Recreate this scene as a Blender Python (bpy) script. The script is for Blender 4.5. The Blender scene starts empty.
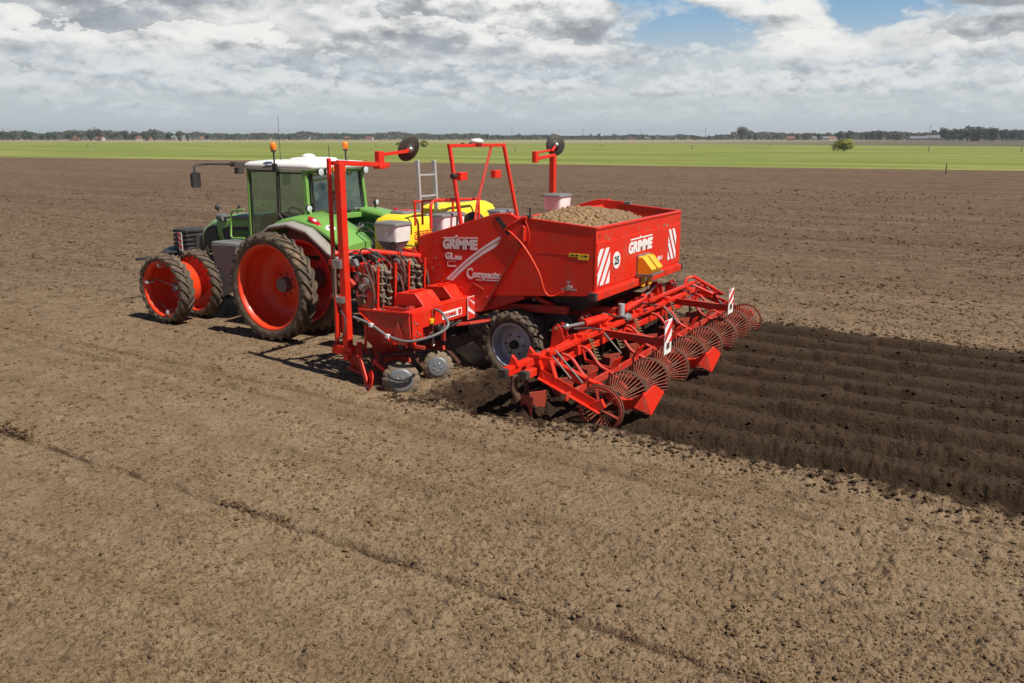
import bpy, math, random
import numpy as np
from mathutils import Vector, Matrix, noise as mnoise

# ------------------------------------------------------------------ camera, world, sun, exposure
SC = bpy.context.scene
COL = SC.collection
# world axes: +X = driving direction of the tractor, +Y = its left side, Z up; origin under the rear axle
CAM = Vector((-11.16, 12.14, 3.55))
TH = math.atan(204.0 / 832.0)
HD = Vector((-0.8516, 0.5243))          # driving direction seen from the viewpoint (right, forward)
HN = Vector((0.5243, 0.8516))
def view_vec(r, f, u):
    return Vector((r * HD.x + f * HD.y, -(r * HN.x + f * HN.y), u))
V_R = view_vec(1, 0, 0)
V_FH = view_vec(0, 1, 0)
V_F = view_vec(0, math.cos(TH), -math.sin(TH))
V_U = view_vec(0, math.sin(TH), math.cos(TH))
cam = bpy.data.cameras.new("camera")
cam.sensor_width = 36.0
cam.lens = 832.0 / 1024.0 * 36.0
cam.clip_start = 0.1
cam.clip_end = 20000.0
camo = bpy.data.objects.new("camera", cam)
COL.objects.link(camo)
camo.matrix_world = Matrix(((V_R.x, V_U.x, -V_F.x, CAM.x), (V_R.y, V_U.y, -V_F.y, CAM.y),
                            (V_R.z, V_U.z, -V_F.z, CAM.z), (0, 0, 0, 1)))
SC.camera = camo

SUN_EL = math.radians(54.0)
SUN_DIR = Vector((-0.993 * math.cos(SUN_EL), 0.117 * math.cos(SUN_EL), math.sin(SUN_EL)))
sun = bpy.data.lights.new("sun", 'SUN')
sun.energy = 5.0
sun.angle = math.radians(0.5)
sun.color = (1.0, 0.955, 0.88)
suno = bpy.data.objects.new("sun", sun)
COL.objects.link(suno)
suno.rotation_euler = SUN_DIR.to_track_quat('Z', 'Y').to_euler()
suno.location = (-20, 5, 30)

SC.view_settings.view_transform = 'Standard'
SC.view_settings.look = 'None'
SC.view_settings.exposure = 0.28
SC.view_settings.gamma = 1.0
SC.view_settings.use_curve_mapping = False

class NT:
    """small node-tree writer"""
    def __init__(self, tree):
        self.t = tree
        self.n = tree.nodes
        self.l = tree.links
    def node(self, typ, **kw):
        nd = self.n.new(typ)
        for k, v in kw.items():
            setattr(nd, k, v)
        return nd
    def put(self, sock, val):
        if val is None:
            return
        if hasattr(val, 'is_output') or isinstance(val, bpy.types.NodeSocket):
            self.l.new(val, sock)
        else:
            if sock.type == 'RGBA' and not hasattr(val, '__len__'):
                val = (val, val, val, 1)
            if sock.type == 'RGBA' and len(val) == 3:
                val = (*val, 1)
            sock.default_value = val
    def math(self, op, a, b=None, c=None, clamp=False):
        nd = self.node('ShaderNodeMath', operation=op)
        nd.use_clamp = clamp
        self.put(nd.inputs[0], a)
        if b is not None: self.put(nd.inputs[1], b)
        if c is not None: self.put(nd.inputs[2], c)
        return nd.outputs[0]
    def vmath(self, op, a, b=None):
        nd = self.node('ShaderNodeVectorMath', operation=op)
        self.put(nd.inputs[0], a)
        if b is not None: self.put(nd.inputs[1], b)
        return nd.outputs['Value'] if op in ('DOT_PRODUCT', 'LENGTH') else nd.outputs[0]
    def comb(self, x, y, z=0.0):
        nd = self.node('ShaderNodeCombineXYZ')
        for i, v in enumerate((x, y, z)): self.put(nd.inputs[i], v)
        return nd.outputs[0]
    def sep(self, v):
        nd = self.node('ShaderNodeSeparateXYZ')
        self.put(nd.inputs[0], v)
        return nd.outputs
    def noise(self, vec, scale=1.0, detail=2.0, rough=0.5, dist=0.0, color=False):
        nd = self.node('ShaderNodeTexNoise')
        if vec is not None: self.put(nd.inputs['Vector'], vec)
        self.put(nd.inputs['Scale'], scale)
        self.put(nd.inputs['Detail'], detail)
        self.put(nd.inputs['Roughness'], rough)
        self.put(nd.inputs['Distortion'], dist)
        return nd.outputs['Color' if color else 'Fac']
    def smooth(self, x, a, b, lo=0.0, hi=1.0):
        nd = self.node('ShaderNodeMapRange', interpolation_type='SMOOTHSTEP')
        self.put(nd.inputs[0], x)
        for i, v in enumerate((a, b, lo, hi)): self.put(nd.inputs[1 + i], v)
        return nd.outputs[0]
    def mix(self, fac, a, b, blend='MIX'):
        nd = self.node('ShaderNodeMix', data_type='RGBA', blend_type=blend)
        self.put(nd.inputs[0], fac)
        self.put(nd.inputs[6], a)
        self.put(nd.inputs[7], b)
        return nd.outputs[2]

# ---- sky: Nishita blue behind procedural cumulus, all in world directions
world = bpy.data.worlds.new("World")
SC.world = world
world.use_nodes = True
world.cycles.sampling_method = 'MANUAL'
world.cycles.sample_map_resolution = 512
W = NT(world.node_tree)
W.n.clear()
wout = W.node('ShaderNodeOutputWorld')
bg = W.node('ShaderNodeBackground')
W.l.new(bg.outputs[0], wout.inputs[0])
sky = W.node('ShaderNodeTexSky', sky_type='NISHITA')
sky.sun_disc = False
sky.sun_elevation = SUN_EL
sky.sun_rotation = math.atan2(SUN_DIR.x, SUN_DIR.y)
sky.dust_density = 1.0
sky.ozone_density = 1.6
bg.inputs[1].default_value = 0.1
D = W.node('ShaderNodeTexCoord').outputs['Generated']
dx = W.vmath('DOT_PRODUCT', D, tuple(V_R))
dy = W.vmath('DOT_PRODUCT', D, tuple(V_FH))
dz = W.sep(D)[2]
AZ = W.math('MULTIPLY', W.math('ARCTAN2', dx, dy), 8.32)      # bearing, 1 unit = 6.9 degrees
EL = W.math('MULTIPLY', W.math('ARCSINE', dz), 8.32)           # elevation in the same unit
def puff(u0, v0, a, b):
    p = W.math('POWER', W.math('DIVIDE', W.math('SUBTRACT', AZ, u0), a), 2.0)
    q = W.math('POWER', W.math('DIVIDE', W.math('SUBTRACT', EL, v0), b), 2.0)
    return W.math('EXPONENT', W.math('MULTIPLY', W.math('ADD', p, q), -1.0))
def total(*s):
    r = s[0]
    for t in s[1:]: r = W.math('ADD', r, t)
    return r
K = 10.0   # background strength is 0.1: cloud radiances are written times ten
def C10(r, g, b): return (r * K, g * K, b * K, 1)
def layer(col, fx, fy, seed, rad, soft, vlo, vhi, bright, dark, bias=None, shade=None, warp=0.75, amp=1.0, rnd=0.35):
    """a bank of cumulus: ragged cells, each lit on its crown and grey along its base"""
    Q0 = W.comb(W.math('MULTIPLY', AZ, fx), W.math('MULTIPLY', EL, fy), seed)
    n1 = W.noise(Q0, 1.3, 2.0, 0.5, color=True)
    n2 = W.noise(W.comb(W.math('MULTIPLY', AZ, fx * 1.9), W.math('MULTIPLY', EL, fy * 1.2), seed + 5.0), 2.0, 8.0, 0.60, color=True)
    wv = W.vmath('ADD', W.vmath('MULTIPLY', W.vmath('SUBTRACT', n1, (0.5, 0.5, 0.5)), (1.1, 0.9, 0.0)),
                 W.vmath('MULTIPLY', W.vmath('SUBTRACT', n2, (0.5, 0.5, 0.5)), (1.9 * warp, 1.9 * warp, 0.0)))
    Q = W.vmath('ADD', Q0, wv)
    vo = W.node('ShaderNodeTexVoronoi', feature='F1', voronoi_dimensions='2D')
    W.put(vo.inputs['Vector'], Q); vo.inputs['Scale'].default_value = 1.0; vo.inputs['Randomness'].default_value = 0.85
    loc = W.sep(W.vmath('SUBTRACT', Q, vo.outputs['Position']))
    f = W.noise(W.comb(W.math('MULTIPLY', AZ, fx * 2.6), W.math('MULTIPLY', EL, fy * 2.0), seed + 9.0), 1.6, 7.0, 0.58)
    d = W.math('SUBTRACT', W.math('ADD', rad, W.math('MULTIPLY', W.math('SUBTRACT', f, 0.5), 0.5)), vo.outputs['Distance'])
    if bias is not None: d = W.math('ADD', d, bias)
    a = W.smooth(d, 0.0, soft)
    rng = W.math('MULTIPLY', W.smooth(EL, vlo[0], vlo[1]), W.smooth(EL, vhi[0], vhi[1], 1.0, 0.0))
    a = W.math('MULTIPLY', W.math('MULTIPLY', a, rng), amp)
    lit = W.math('MULTIPLY_ADD', loc[1], 0.85, 0.56)
    lit = W.math('ADD', lit, W.math('MULTIPLY', loc[0], 0.25))
    g = W.noise(W.comb(W.math('MULTIPLY', AZ, fx * 2.2), W.math('MULTIPLY', W.math('ADD', EL, 0.05), fy * 1.3), seed + 2.0), 1.5, 6.0, 0.55)
    g2 = W.noise(W.comb(W.math('MULTIPLY', AZ, fx * 2.2), W.math('MULTIPLY', W.math('ADD', EL, 0.05 + 0.12 / fy), fy * 1.3), seed + 2.0), 1.5, 4.0, 0.55)
    lit = W.math('ADD', lit, W.math('MULTIPLY', W.math('SUBTRACT', g, g2), 3.0))
    lit = W.math('ADD', lit, W.math('MULTIPLY', W.math('SUBTRACT', f, 0.5), 0.9))
    lit = W.math('ADD', lit, W.math('MULTIPLY', W.math('SUBTRACT', W.sep(vo.outputs['Color'])[0], 0.5), rnd))
    lit = W.math('ADD', W.math('MULTIPLY', W.math('SUBTRACT', lit, 0.5), W.smooth(vo.outputs['Distance'], 0.30, 0.72, 1.0, 0.30)), 0.5)
    if shade is not None: lit = W.math('ADD', lit, shade)
    dark = W.mix(W.smooth(f, 0.32, 0.68), dark, tuple(min(1e3, q * 1.45) for q in dark[:3]) + (1,))
    c = W.mix(W.smooth(lit, 0.08, 1.08), dark, bright)
    return W.mix(a, col, c)
blue = W.mix(0.72, sky.outputs[0], C10(0.13, 0.31, 0.52))
hz = W.smooth(EL, 0.5, 1.3, 1.0, 0.0)
col = W.mix(hz, blue, C10(0.44, 0.485, 0.50))
streak = W.noise(W.comb(W.math('MULTIPLY', AZ, 0.9), W.math('MULTIPLY', EL, 6.0), 3.3), 1.0, 5.0, 0.55)
col = W.mix(W.math('MULTIPLY', W.smooth(streak, 0.40, 0.66), W.smooth(EL, 0.1, 0.7, 0.6, 0.0)), col, C10(0.40, 0.45, 0.48))
gaps = total(W.math('MULTIPLY', puff(3.18, 1.26, 0.46, 0.26), -1.9), W.math('MULTIPLY', puff(1.52, 0.97, 0.46, 0.16), -1.7),
             W.math('MULTIPLY', puff(0.92, 1.34, 0.40, 0.14), -1.2), W.math('MULTIPLY', puff(2.35, 1.34, 0.16, 0.14), -1.1), W.math('MULTIPLY', puff(4.0, 1.02, 0.4, 0.05), -0.8))
full = W.smooth(AZ, 0.3, 1.2, 1.0, 0.14)
col = layer(col, 1.6, 5.2, 11.0, 0.62, 0.45, (0.08, 0.24), (0.6, 0.9), C10(0.55, 0.575, 0.58), C10(0.40, 0.44, 0.465), amp=0.7, rnd=0.3)
tower = total(W.math('MULTIPLY', puff(2.72, 0.95, 0.22, 0.5), 0.8), W.math('MULTIPLY', puff(3.7, 0.85, 0.5, 0.2), 0.4))
midgap = W.math('ADD', W.math('MULTIPLY', puff(1.52, 0.95, 0.4, 0.13), -1.3), W.math('MULTIPLY', puff(3.18, 1.2, 0.40, 0.22), -1.6))
col = layer(col, 1.05, 3.0, 7.9, 0.66, 0.40, (0.28, 0.46), (0.95, 1.35), C10(0.63, 0.645, 0.645), C10(0.33, 0.365, 0.395),
            bias=total(tower, midgap, full), amp=0.95, shade=W.math('MULTIPLY', puff(2.9, 1.0, 0.9, 0.4), 0.35))
shade = total(W.math('MULTIPLY', puff(-3.7, 1.44, 1.9, 0.22), -1.05), W.math('MULTIPLY', puff(4.25, 1.19, 0.45, 0.11), -1.3),
              W.math('MULTIPLY', puff(-2.4, 1.02, 0.7, 0.2), 0.35), W.math('MULTIPLY', puff(2.75, 1.1, 0.5, 0.35), 0.55),
              W.math('MULTIPLY', puff(1.9, 1.22, 0.5, 0.2), 0.25), W.math('MULTIPLY', puff(0.3, 1.2, 0.7, 0.25), 0.25))
col = layer(col, 0.60, 1.9, 2.6, 0.68, 0.40, (0.62, 0.84), (1.5, 2.4), C10(0.74, 0.735, 0.715), C10(0.25, 0.27, 0.295),
            bias=total(gaps, tower, full, W.math('MULTIPLY', puff(4.25, 1.19, 0.42, 0.11), 0.9)), shade=shade)
fade = W.smooth(EL, 1.6, 3.6, 1.0, 0.42)
fade = W.math('MULTIPLY', fade, W.smooth(W.math('ABSOLUTE', AZ), 6.0, 13.0, 1.0, 0.45))   # unseen sky overhead and behind the viewer dimmed to cut fill light
col = W.mix(1.0, col, W.comb(fade, fade, W.math('POWER', fade, 0.8)), 'MULTIPLY')
col = W.mix(W.smooth(dz, -0.02, 0.0, 1.0, 0.0), col, C10(0.2, 0.17, 0.13))
W.l.new(col, bg.inputs[0])

# ------------------------------------------------------------------ materials
MATS = {}
def new_mat(name):
    m = bpy.data.materials.new(name)
    m.use_nodes = True
    t = NT(m.node_tree)
    b = t.n['Principled BSDF']
    MATS[name] = m
    return m, t, b
def paint(name, col, rough=0.4, dust=0.25, dustcol=(0.22, 0.15, 0.095), metal=0.0, coat=0.0, scale=5.0, bump=0.0, var=0.12, spec=0.5):
    """paint, plastic or metal with patches of dust and small brightness variation"""
    m, t, b = new_mat(name)
    tc = t.node('ShaderNodeTexCoord').outputs['Object']
    n1 = t.noise(tc, scale, 6.0, 0.62)
    n2 = t.noise(tc, scale * 6.5, 5.0, 0.65)
    v = t.math('MULTIPLY_ADD', t.math('SUBTRACT', n2, 0.5), var * 2, 1.0)
    c = t.mix(1.0, col, t.comb(v, v, v), 'MULTIPLY')
    f = t.math('MULTIPLY', t.smooth(t.math('ADD', n1, t.math('MULTIPLY', t.math('SUBTRACT', n2, 0.5), 0.5)), 0.42, 0.78), dust)
    t.put(b.inputs['Base Color'], t.mix(f, c, dustcol))
    t.put(b.inputs['Roughness'], t.math('ADD', t.math('MULTIPLY', f, 0.5), rough, clamp=True))
    b.inputs['Metallic'].default_value = metal
    b.inputs['Specular IOR Level'].default_value = spec
    b.inputs['Coat Weight'].default_value = coat
    b.inputs['Coat Roughness'].default_value = 0.12
    if bump:
        bp = t.node('ShaderNodeBump')
        bp.inputs['Strength'].default_value = bump
        bp.inputs['Distance'].default_value = 0.01
        t.l.new(n2, bp.inputs['Height'])
        t.l.new(bp.outputs[0], b.inputs['Normal'])
    return m
paint('red', (0.70, 0.022, 0.007), 0.38, 0.26, coat=0.06, spec=0.35, var=0.20)
paint('red_dirty', (0.52, 0.024, 0.012), 0.5, 0.6, scale=7)
paint('red_worn', (0.46, 0.06, 0.032), 0.6, 0.8, dustcol=(0.10, 0.062, 0.042), scale=9, bump=0.3)
paint('rim_red', (0.82, 0.050, 0.010), 0.42, 0.20, coat=0.05)
paint('green', (0.175, 0.375, 0.075), 0.34, 0.20, coat=0.12)
paint('green_dark', (0.035, 0.15, 0.03), 0.4, 0.15)
paint('rubber', (0.095, 0.074, 0.055), 0.85, 0.95, dustcol=(0.25, 0.172, 0.108), scale=5, bump=0.5, spec=0.25)
paint('black', (0.022, 0.022, 0.024), 0.55, 0.35, scale=4)
paint('hose', (0.028, 0.028, 0.03), 0.5, 0.5, scale=9)
paint('grey', (0.16, 0.16, 0.16), 0.55, 0.45)
paint('lip', (0.30, 0.28, 0.25), 0.75, 0.55)
paint('white', (0.78, 0.77, 0.73), 0.35, 0.10)
paint('white_plastic', (0.80, 0.80, 0.75), 0.45, 0.22)
paint('yellow', (0.86, 0.66, 0.03), 0.38, 0.10)
paint('chock_yellow', (0.84, 0.42, 0.012), 0.45, 0.2)
paint('silver', (0.52, 0.54, 0.56), 0.45, 0.30, metal=0.35)
paint('steel', (0.42, 0.42, 0.42), 0.38, 0.55, metal=0.8, scale=6, bump=0.1)
paint('chrome', (0.7, 0.7, 0.7), 0.18, 0.15, metal=1.0)
paint('rust', (0.115, 0.062, 0.042), 0.85, 0.5, dustcol=(0.20, 0.06, 0.035), scale=12, bump=0.3, spec=0.2)
paint('cup_belt', (0.16, 0.125, 0.08), 0.85, 0.6, scale=14, bump=0.4)
paint('decal_white', (0.80, 0.79, 0.77), 0.5, 0.10)
paint('decal_black', (0.02, 0.02, 0.02), 0.5, 0.1)
paint('decal_red', (0.62, 0.03, 0.02), 0.5, 0.08)
paint('decal_orange', (0.80, 0.22, 0.02), 0.5, 0.08)
paint('disc_steel', (0.17, 0.18, 0.19), 0.42, 0.7, dustcol=(0.17, 0.12, 0.08), metal=0.2, scale=7, bump=0.2)
paint('disc_soil', (0.19, 0.14, 0.095), 0.9, 0.6, dustcol=(0.11, 0.075, 0.05), scale=9, bump=0.4)
paint('disc_dark', (0.045, 0.040, 0.036), 0.6, 0.5, dustcol=(0.10, 0.075, 0.055))
paint('spring', (0.20, 0.15, 0.06), 0.5, 0.5)
paint('cage', (0.26, 0.062, 0.038), 0.6, 0.85, dustcol=(0.13, 0.088, 0.06), scale=8, bump=0.2, spec=0.15)
paint('aluminium', (0.66, 0.66, 0.65), 0.4, 0.15, metal=0.5)
paint('orange_lens', (0.85, 0.22, 0.015), 0.15, 0.05, coat=0.6)
paint('red_lens', (0.5, 0.008, 0.012), 0.15, 0.05, coat=0.6)
paint('lamp_glass', (0.55, 0.58, 0.6), 0.1, 0.1, coat=0.8)
paint('seat_cloth', (0.035, 0.038, 0.045), 0.8, 0.1)
paint('skin', (0.55, 0.32, 0.23), 0.55, 0.0)
paint('hair', (0.06, 0.04, 0.025), 0.8, 0.0)
paint('shirt', (0.055, 0.075, 0.10), 0.85, 0.1)
paint('trousers', (0.03, 0.035, 0.05), 0.85, 0.1)
def glass_mat():
    m, t, b = new_mat('glass')
    out = [n for n in t.n if n.type == 'OUTPUT_MATERIAL'][0]
    t.n.remove(b)
    tr = t.node('ShaderNodeBsdfTransparent'); tr.inputs[0].default_value = (0.76, 0.91, 0.85, 1)
    gl = t.node('ShaderNodeBsdfGlossy'); gl.inputs[0].default_value = (0.9, 0.95, 0.95, 1); gl.inputs[1].default_value = 0.02
    di = t.node('ShaderNodeBsdfDiffuse'); di.inputs[0].default_value = (0.30, 0.30, 0.26, 1)
    lw = t.node('ShaderNodeLayerWeight'); lw.inputs[0].default_value = 0.5
    frv = t.math('MULTIPLY_ADD', t.math('POWER', lw.outputs['Facing'], 3.0), 0.5, 0.10)
    tc = t.node('ShaderNodeTexCoord').outputs['Object']
    dirt = t.smooth(t.noise(tc, 3.0, 5.0, 0.6), 0.4, 0.85, 0.01, 0.10)
    m1 = t.node('ShaderNodeMixShader'); t.put(m1.inputs[0], dirt)
    t.l.new(tr.outputs[0], m1.inputs[1]); t.l.new(di.outputs[0], m1.inputs[2])
    m2 = t.node('ShaderNodeMixShader'); t.put(m2.inputs[0], frv)
    t.l.new(m1.outputs[0], m2.inputs[1]); t.l.new(gl.outputs[0], m2.inputs[2])
    t.l.new(m2.outputs[0], out.inputs[0])
glass_mat()
def potato_mat():
    m, t, b = new_mat('potato')
    tc = t.node('ShaderNodeTexCoord').outputs['Object']
    oi = t.node('ShaderNodeObjectInfo').outputs['Random']
    n = t.noise(tc, 28.0, 5.0, 0.65)
    big = t.noise(tc, 9.0, 2.0, 0.5)
    c = t.mix(t.smooth(n, 0.35, 0.7), (0.30, 0.185, 0.082, 1), (0.17, 0.098, 0.045, 1))
    c = t.mix(t.smooth(t.math('ADD', oi, t.math('SUBTRACT', big, 0.5)), 0.2, 1.2, 0.0, 0.6), c, (0.20, 0.12, 0.065, 1))
    t.put(b.inputs['Base Color'], c)
    b.inputs['Roughness'].default_value = 0.8
potato_mat()
def soil_mat():
    m, t, b = new_mat('soil')
    P = t.node('ShaderNodeNewGeometry').outputs['Position']
    s = t.sep(P)
    x, y = s[0], s[1]
    # patches
    nbig = t.noise(P, 0.35, 5.0, 0.6)
    nmid = t.noise(P, 3.0, 6.0, 0.65)
    nfine = t.noise(P, 26.0, 6.0, 0.7)
    nst = t.noise(t.vmath('MULTIPLY', P, (0.10, 1.6, 1.0)), 1.0, 6.0, 0.6)      # tillage streaks run along the rows
    dist = t.vmath('LENGTH', t.vmath('SUBTRACT', P, tuple(CAM)))
    speck1 = t.noise(t.vmath('MULTIPLY', P, (22.0, 22.0, 22.0)), 1.0, 5.0, 0.72)  # dark specks: moist clods plus painted shade of clods and cavities
    speck2 = t.noise(t.vmath('MULTIPLY', P, (7.0, 9.0, 8.0)), 1.0, 6.0, 0.72)
    speck3 = t.noise(t.vmath('MULTIPLY', P, (1.5, 2.6, 2.0)), 1.0, 7.0, 0.75)
    mfar = t.smooth(dist, 10.0, 26.0)
    dry = t.mix(t.smooth(nmid, 0.3, 0.72), (0.258, 0.176, 0.103, 1), (0.338, 0.239, 0.147, 1))
    dry = t.mix(t.smooth(nfine, 0.50, 0.66, 0.0, 0.35), dry, (0.180, 0.113, 0.058, 1))
    dry = t.mix(t.smooth(nst, 0.42, 0.70, 0.0, 0.40), dry, (0.185, 0.119, 0.066, 1))
    dry = t.mix(t.smooth(nbig, 0.40, 0.66, 0.0, 0.30), dry, (0.190, 0.122, 0.068, 1))
    sp = t.math('MAXIMUM', t.smooth(speck1, 0.545, 0.63, 0.0, 0.85), t.smooth(speck2, 0.56, 0.65, 0.0, 0.75))
    dry = t.mix(sp, dry, (0.078, 0.048, 0.026, 1))
    dry = t.mix(t.math('MULTIPLY', t.smooth(speck3, 0.50, 0.62, 0.0, 0.7), mfar), dry, (0.105, 0.066, 0.040, 1))
    nl1 = t.noise(t.vmath('MULTIPLY', P, (0.035, 0.55, 1.0)), 1.0, 5.0, 0.65)
    nl2 = t.noise(t.vmath('MULTIPLY', P, (0.02, 0.16, 1.0)), 1.0, 5.0, 0.7)
    # damp soil showing in the old wheel lines
    for yc, wd, amt in ((7.12, 0.032, 0.95), (4.35, 0.06, 0.4), (3.93, 0.05, 0.5), (5.7, 0.07, 0.22), (8.6, 0.06, 0.25)):
        dy_ = t.math('DIVIDE', t.math('ADD', t.math('SUBTRACT', y, yc), t.math('MULTIPLY', t.math('SUBTRACT', t.noise(P, 5.0, 4.0, 0.7), 0.5), 0.16)), wd)
        g = t.math('EXPONENT', t.math('MULTIPLY', t.math('MULTIPLY', dy_, dy_), -1.0))
        g = t.math('MULTIPLY', t.math('MULTIPLY', g, amt), t.smooth(t.noise(t.vmath('MULTIPLY', P, (1.3, 0.3, 1.0)), 1.0, 4.0, 0.6), 0.34, 0.56))
        dry = t.mix(g, dry, (0.075, 0.046, 0.026, 1))
    # the moister brown of the far part of the field
    far = t.smooth(t.math('ADD', y, t.math('MULTIPLY', t.math('SUBTRACT', nbig, 0.5), 9.0)), -2.0, -16.0)
    frc = t.mix(t.smooth(nst, 0.36, 0.62), (0.292, 0.194, 0.120, 1), (0.200, 0.130, 0.084, 1))
    frc = t.mix(t.smooth(speck3, 0.46, 0.60, 0.0, 0.62), frc, (0.130, 0.080, 0.047, 1))
    frc = t.mix(t.smooth(speck2, 0.54, 0.64, 0.0, 0.6), frc, (0.085, 0.054, 0.036, 1))
    frc = t.mix(t.smooth(nl1, 0.48, 0.60, 0.0, 0.5), frc, (0.125, 0.076, 0.046, 1))
    frc = t.mix(t.smooth(nl2, 0.42, 0.62, 0.0, 0.4), frc, (0.145, 0.089, 0.054, 1))
    dry = t.mix(t.math('MULTIPLY', far, 0.9), dry, frc)
    # painted shade of crumbs on the rough land, longer along the rows, at three sizes
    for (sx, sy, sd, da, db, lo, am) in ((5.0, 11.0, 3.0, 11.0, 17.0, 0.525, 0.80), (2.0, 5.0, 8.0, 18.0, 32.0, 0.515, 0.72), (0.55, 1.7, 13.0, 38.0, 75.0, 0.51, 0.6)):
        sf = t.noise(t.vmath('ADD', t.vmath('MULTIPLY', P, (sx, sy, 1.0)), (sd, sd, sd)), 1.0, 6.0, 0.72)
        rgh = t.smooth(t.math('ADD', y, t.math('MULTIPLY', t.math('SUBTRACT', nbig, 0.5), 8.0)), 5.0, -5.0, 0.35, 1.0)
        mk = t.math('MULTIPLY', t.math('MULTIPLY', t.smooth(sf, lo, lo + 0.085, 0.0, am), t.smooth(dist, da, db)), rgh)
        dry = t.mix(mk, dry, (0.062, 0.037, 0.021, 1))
    # freshly turned dark soil behind the machine
    wob = t.math('ADD', t.math('MULTIPLY', t.math('SUBTRACT', t.noise(P, 1.1, 3.0, 0.6), 0.5), 0.35),
                 t.math('MULTIPLY', t.math('SUBTRACT', t.noise(P, 7.0, 4.0, 0.7), 0.5), 0.85))
    yy = t.math('ADD', y, wob)
    xx = t.math('ADD', x, wob)
    wet = t.math('MULTIPLY', t.smooth(yy, 3.34, 3.52, 1.0, 0.0), t.smooth(yy, -4.0, -3.82))
    wet = t.math('MULTIPLY', wet, t.smooth(xx, -4.5, -3.9, 1.0, 0.0))
    wc = t.mix(t.smooth(nmid, 0.3, 0.7), (0.038, 0.0225, 0.0125, 1), (0.060, 0.037, 0.021, 1))
    # ridge relief painted in: crests lightened where the sun gives little contrast
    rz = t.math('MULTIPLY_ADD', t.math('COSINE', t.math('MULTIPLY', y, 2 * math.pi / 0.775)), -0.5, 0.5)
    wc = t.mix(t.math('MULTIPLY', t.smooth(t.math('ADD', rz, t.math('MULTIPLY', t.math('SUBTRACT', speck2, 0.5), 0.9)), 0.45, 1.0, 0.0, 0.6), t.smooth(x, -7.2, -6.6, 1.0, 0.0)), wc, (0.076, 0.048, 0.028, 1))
    wc = t.mix(t.smooth(nfine, 0.50, 0.66, 0.0, 0.75), wc, (0.026, 0.016, 0.010, 1))
    wc = t.mix(t.smooth(speck2, 0.57, 0.66, 0.0, 0.7), wc, (0.020, 0.0125, 0.008, 1))
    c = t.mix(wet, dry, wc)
    # the grass field beyond, and plough land beyond that
    we = t.math('MULTIPLY', t.math('SUBTRACT', t.noise(P, 0.25, 4.0, 0.6), 0.5), 2.4)
    edge = t.math('ADD', t.math('SUBTRACT', y, t.math('MULTIPLY_ADD', x, 0.135, -95.3)), we)
    ing = t.smooth(edge, -0.6, 0.6, 1.0, 0.0)
    gst = t.noise(t.vmath('MULTIPLY', P, (0.012, 0.06, 1.0)), 1.0, 6.0, 0.6)
    gfi = t.noise(P, 0.45, 6.0, 0.7)
    gc = t.mix(t.smooth(gst, 0.34, 0.66), (0.140, 0.176, 0.034, 1), (0.250, 0.258, 0.066, 1))
    gc = t.mix(t.smooth(gfi, 0.45, 0.72, 0.0, 0.6), gc, (0.120, 0.155, 0.030, 1))
    gc = t.mix(t.smooth(edge, -9.0, -1.0, 0.0, 0.35), gc, (0.32, 0.31, 0.085, 1))
    c = t.mix(ing, c, gc)
    l1 = t.math('MULTIPLY_ADD', x, -0.30, -402.0)
    l2 = t.math('MULTIPLY_ADD', x, 0.25, -540.0)
    e2 = t.math('SUBTRACT', y, t.math('MAXIMUM', l1, l2))
    pl = t.smooth(e2, -3.0, 3.0, 1.0, 0.0)
    pc = t.mix(t.smooth(x, 20.0, 330.0), (0.085, 0.062, 0.050, 1), (0.30, 0.245, 0.135, 1))
    pc = t.mix(t.smooth(t.noise(t.vmath('MULTIPLY', P, (0.002, 0.02, 1.0)), 1.0, 4.0, 0.6), 0.46, 0.60, 0.0, 0.75), pc, (0.20, 0.19, 0.10, 1))
    c = t.mix(pl, c, pc)
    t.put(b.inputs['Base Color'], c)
    b.inputs['Roughness'].default_value = 0.95
    b.inputs['Specular IOR Level'].default_value = 0.12
    # crumbs too small for the mesh
    bn = t.math('ADD', t.math('MULTIPLY', t.noise(P, 42.0, 6.0, 0.75), 0.6), t.math('MULTIPLY', t.noise(P, 130.0, 3.0, 0.6), 0.22))
    bn = t.math('ADD', bn, t.math('MULTIPLY', t.noise(P, 6.0, 5.0, 0.7), t.smooth(dist, 9.0, 30.0, 0.3, 3.5)))
    for sc_, am_ in ((26.0, 0.34), (62.0, 0.20)):
        vo = t.node('ShaderNodeTexVoronoi', feature='F1')
        t.put(vo.inputs['Vector'], t.vmath('ADD', P, t.vmath('MULTIPLY', t.noise(P, sc_ * 0.8, 3.0, 0.6, color=True), (0.9 / sc_, 0.9 / sc_, 0.9 / sc_))))
        vo.inputs['Scale'].default_value = sc_
        bn = t.math('ADD', bn, t.math('MULTIPLY', t.math('SUBTRACT', 0.7, vo.outputs['Distance']), am_))
    bp = t.node('ShaderNodeBump')
    bp.inputs['Strength'].default_value = 0.9
    bp.inputs['Distance'].default_value = 0.05
    t.put(bp.inputs['Strength'], t.math('MULTIPLY', t.smooth(edge, -1.0, 0.5, 0.25, 1.0), 0.9))
    t.l.new(bn, bp.inputs['Height'])
    t.l.new(bp.outputs[0], b.inputs['Normal'])
soil_mat()
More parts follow.
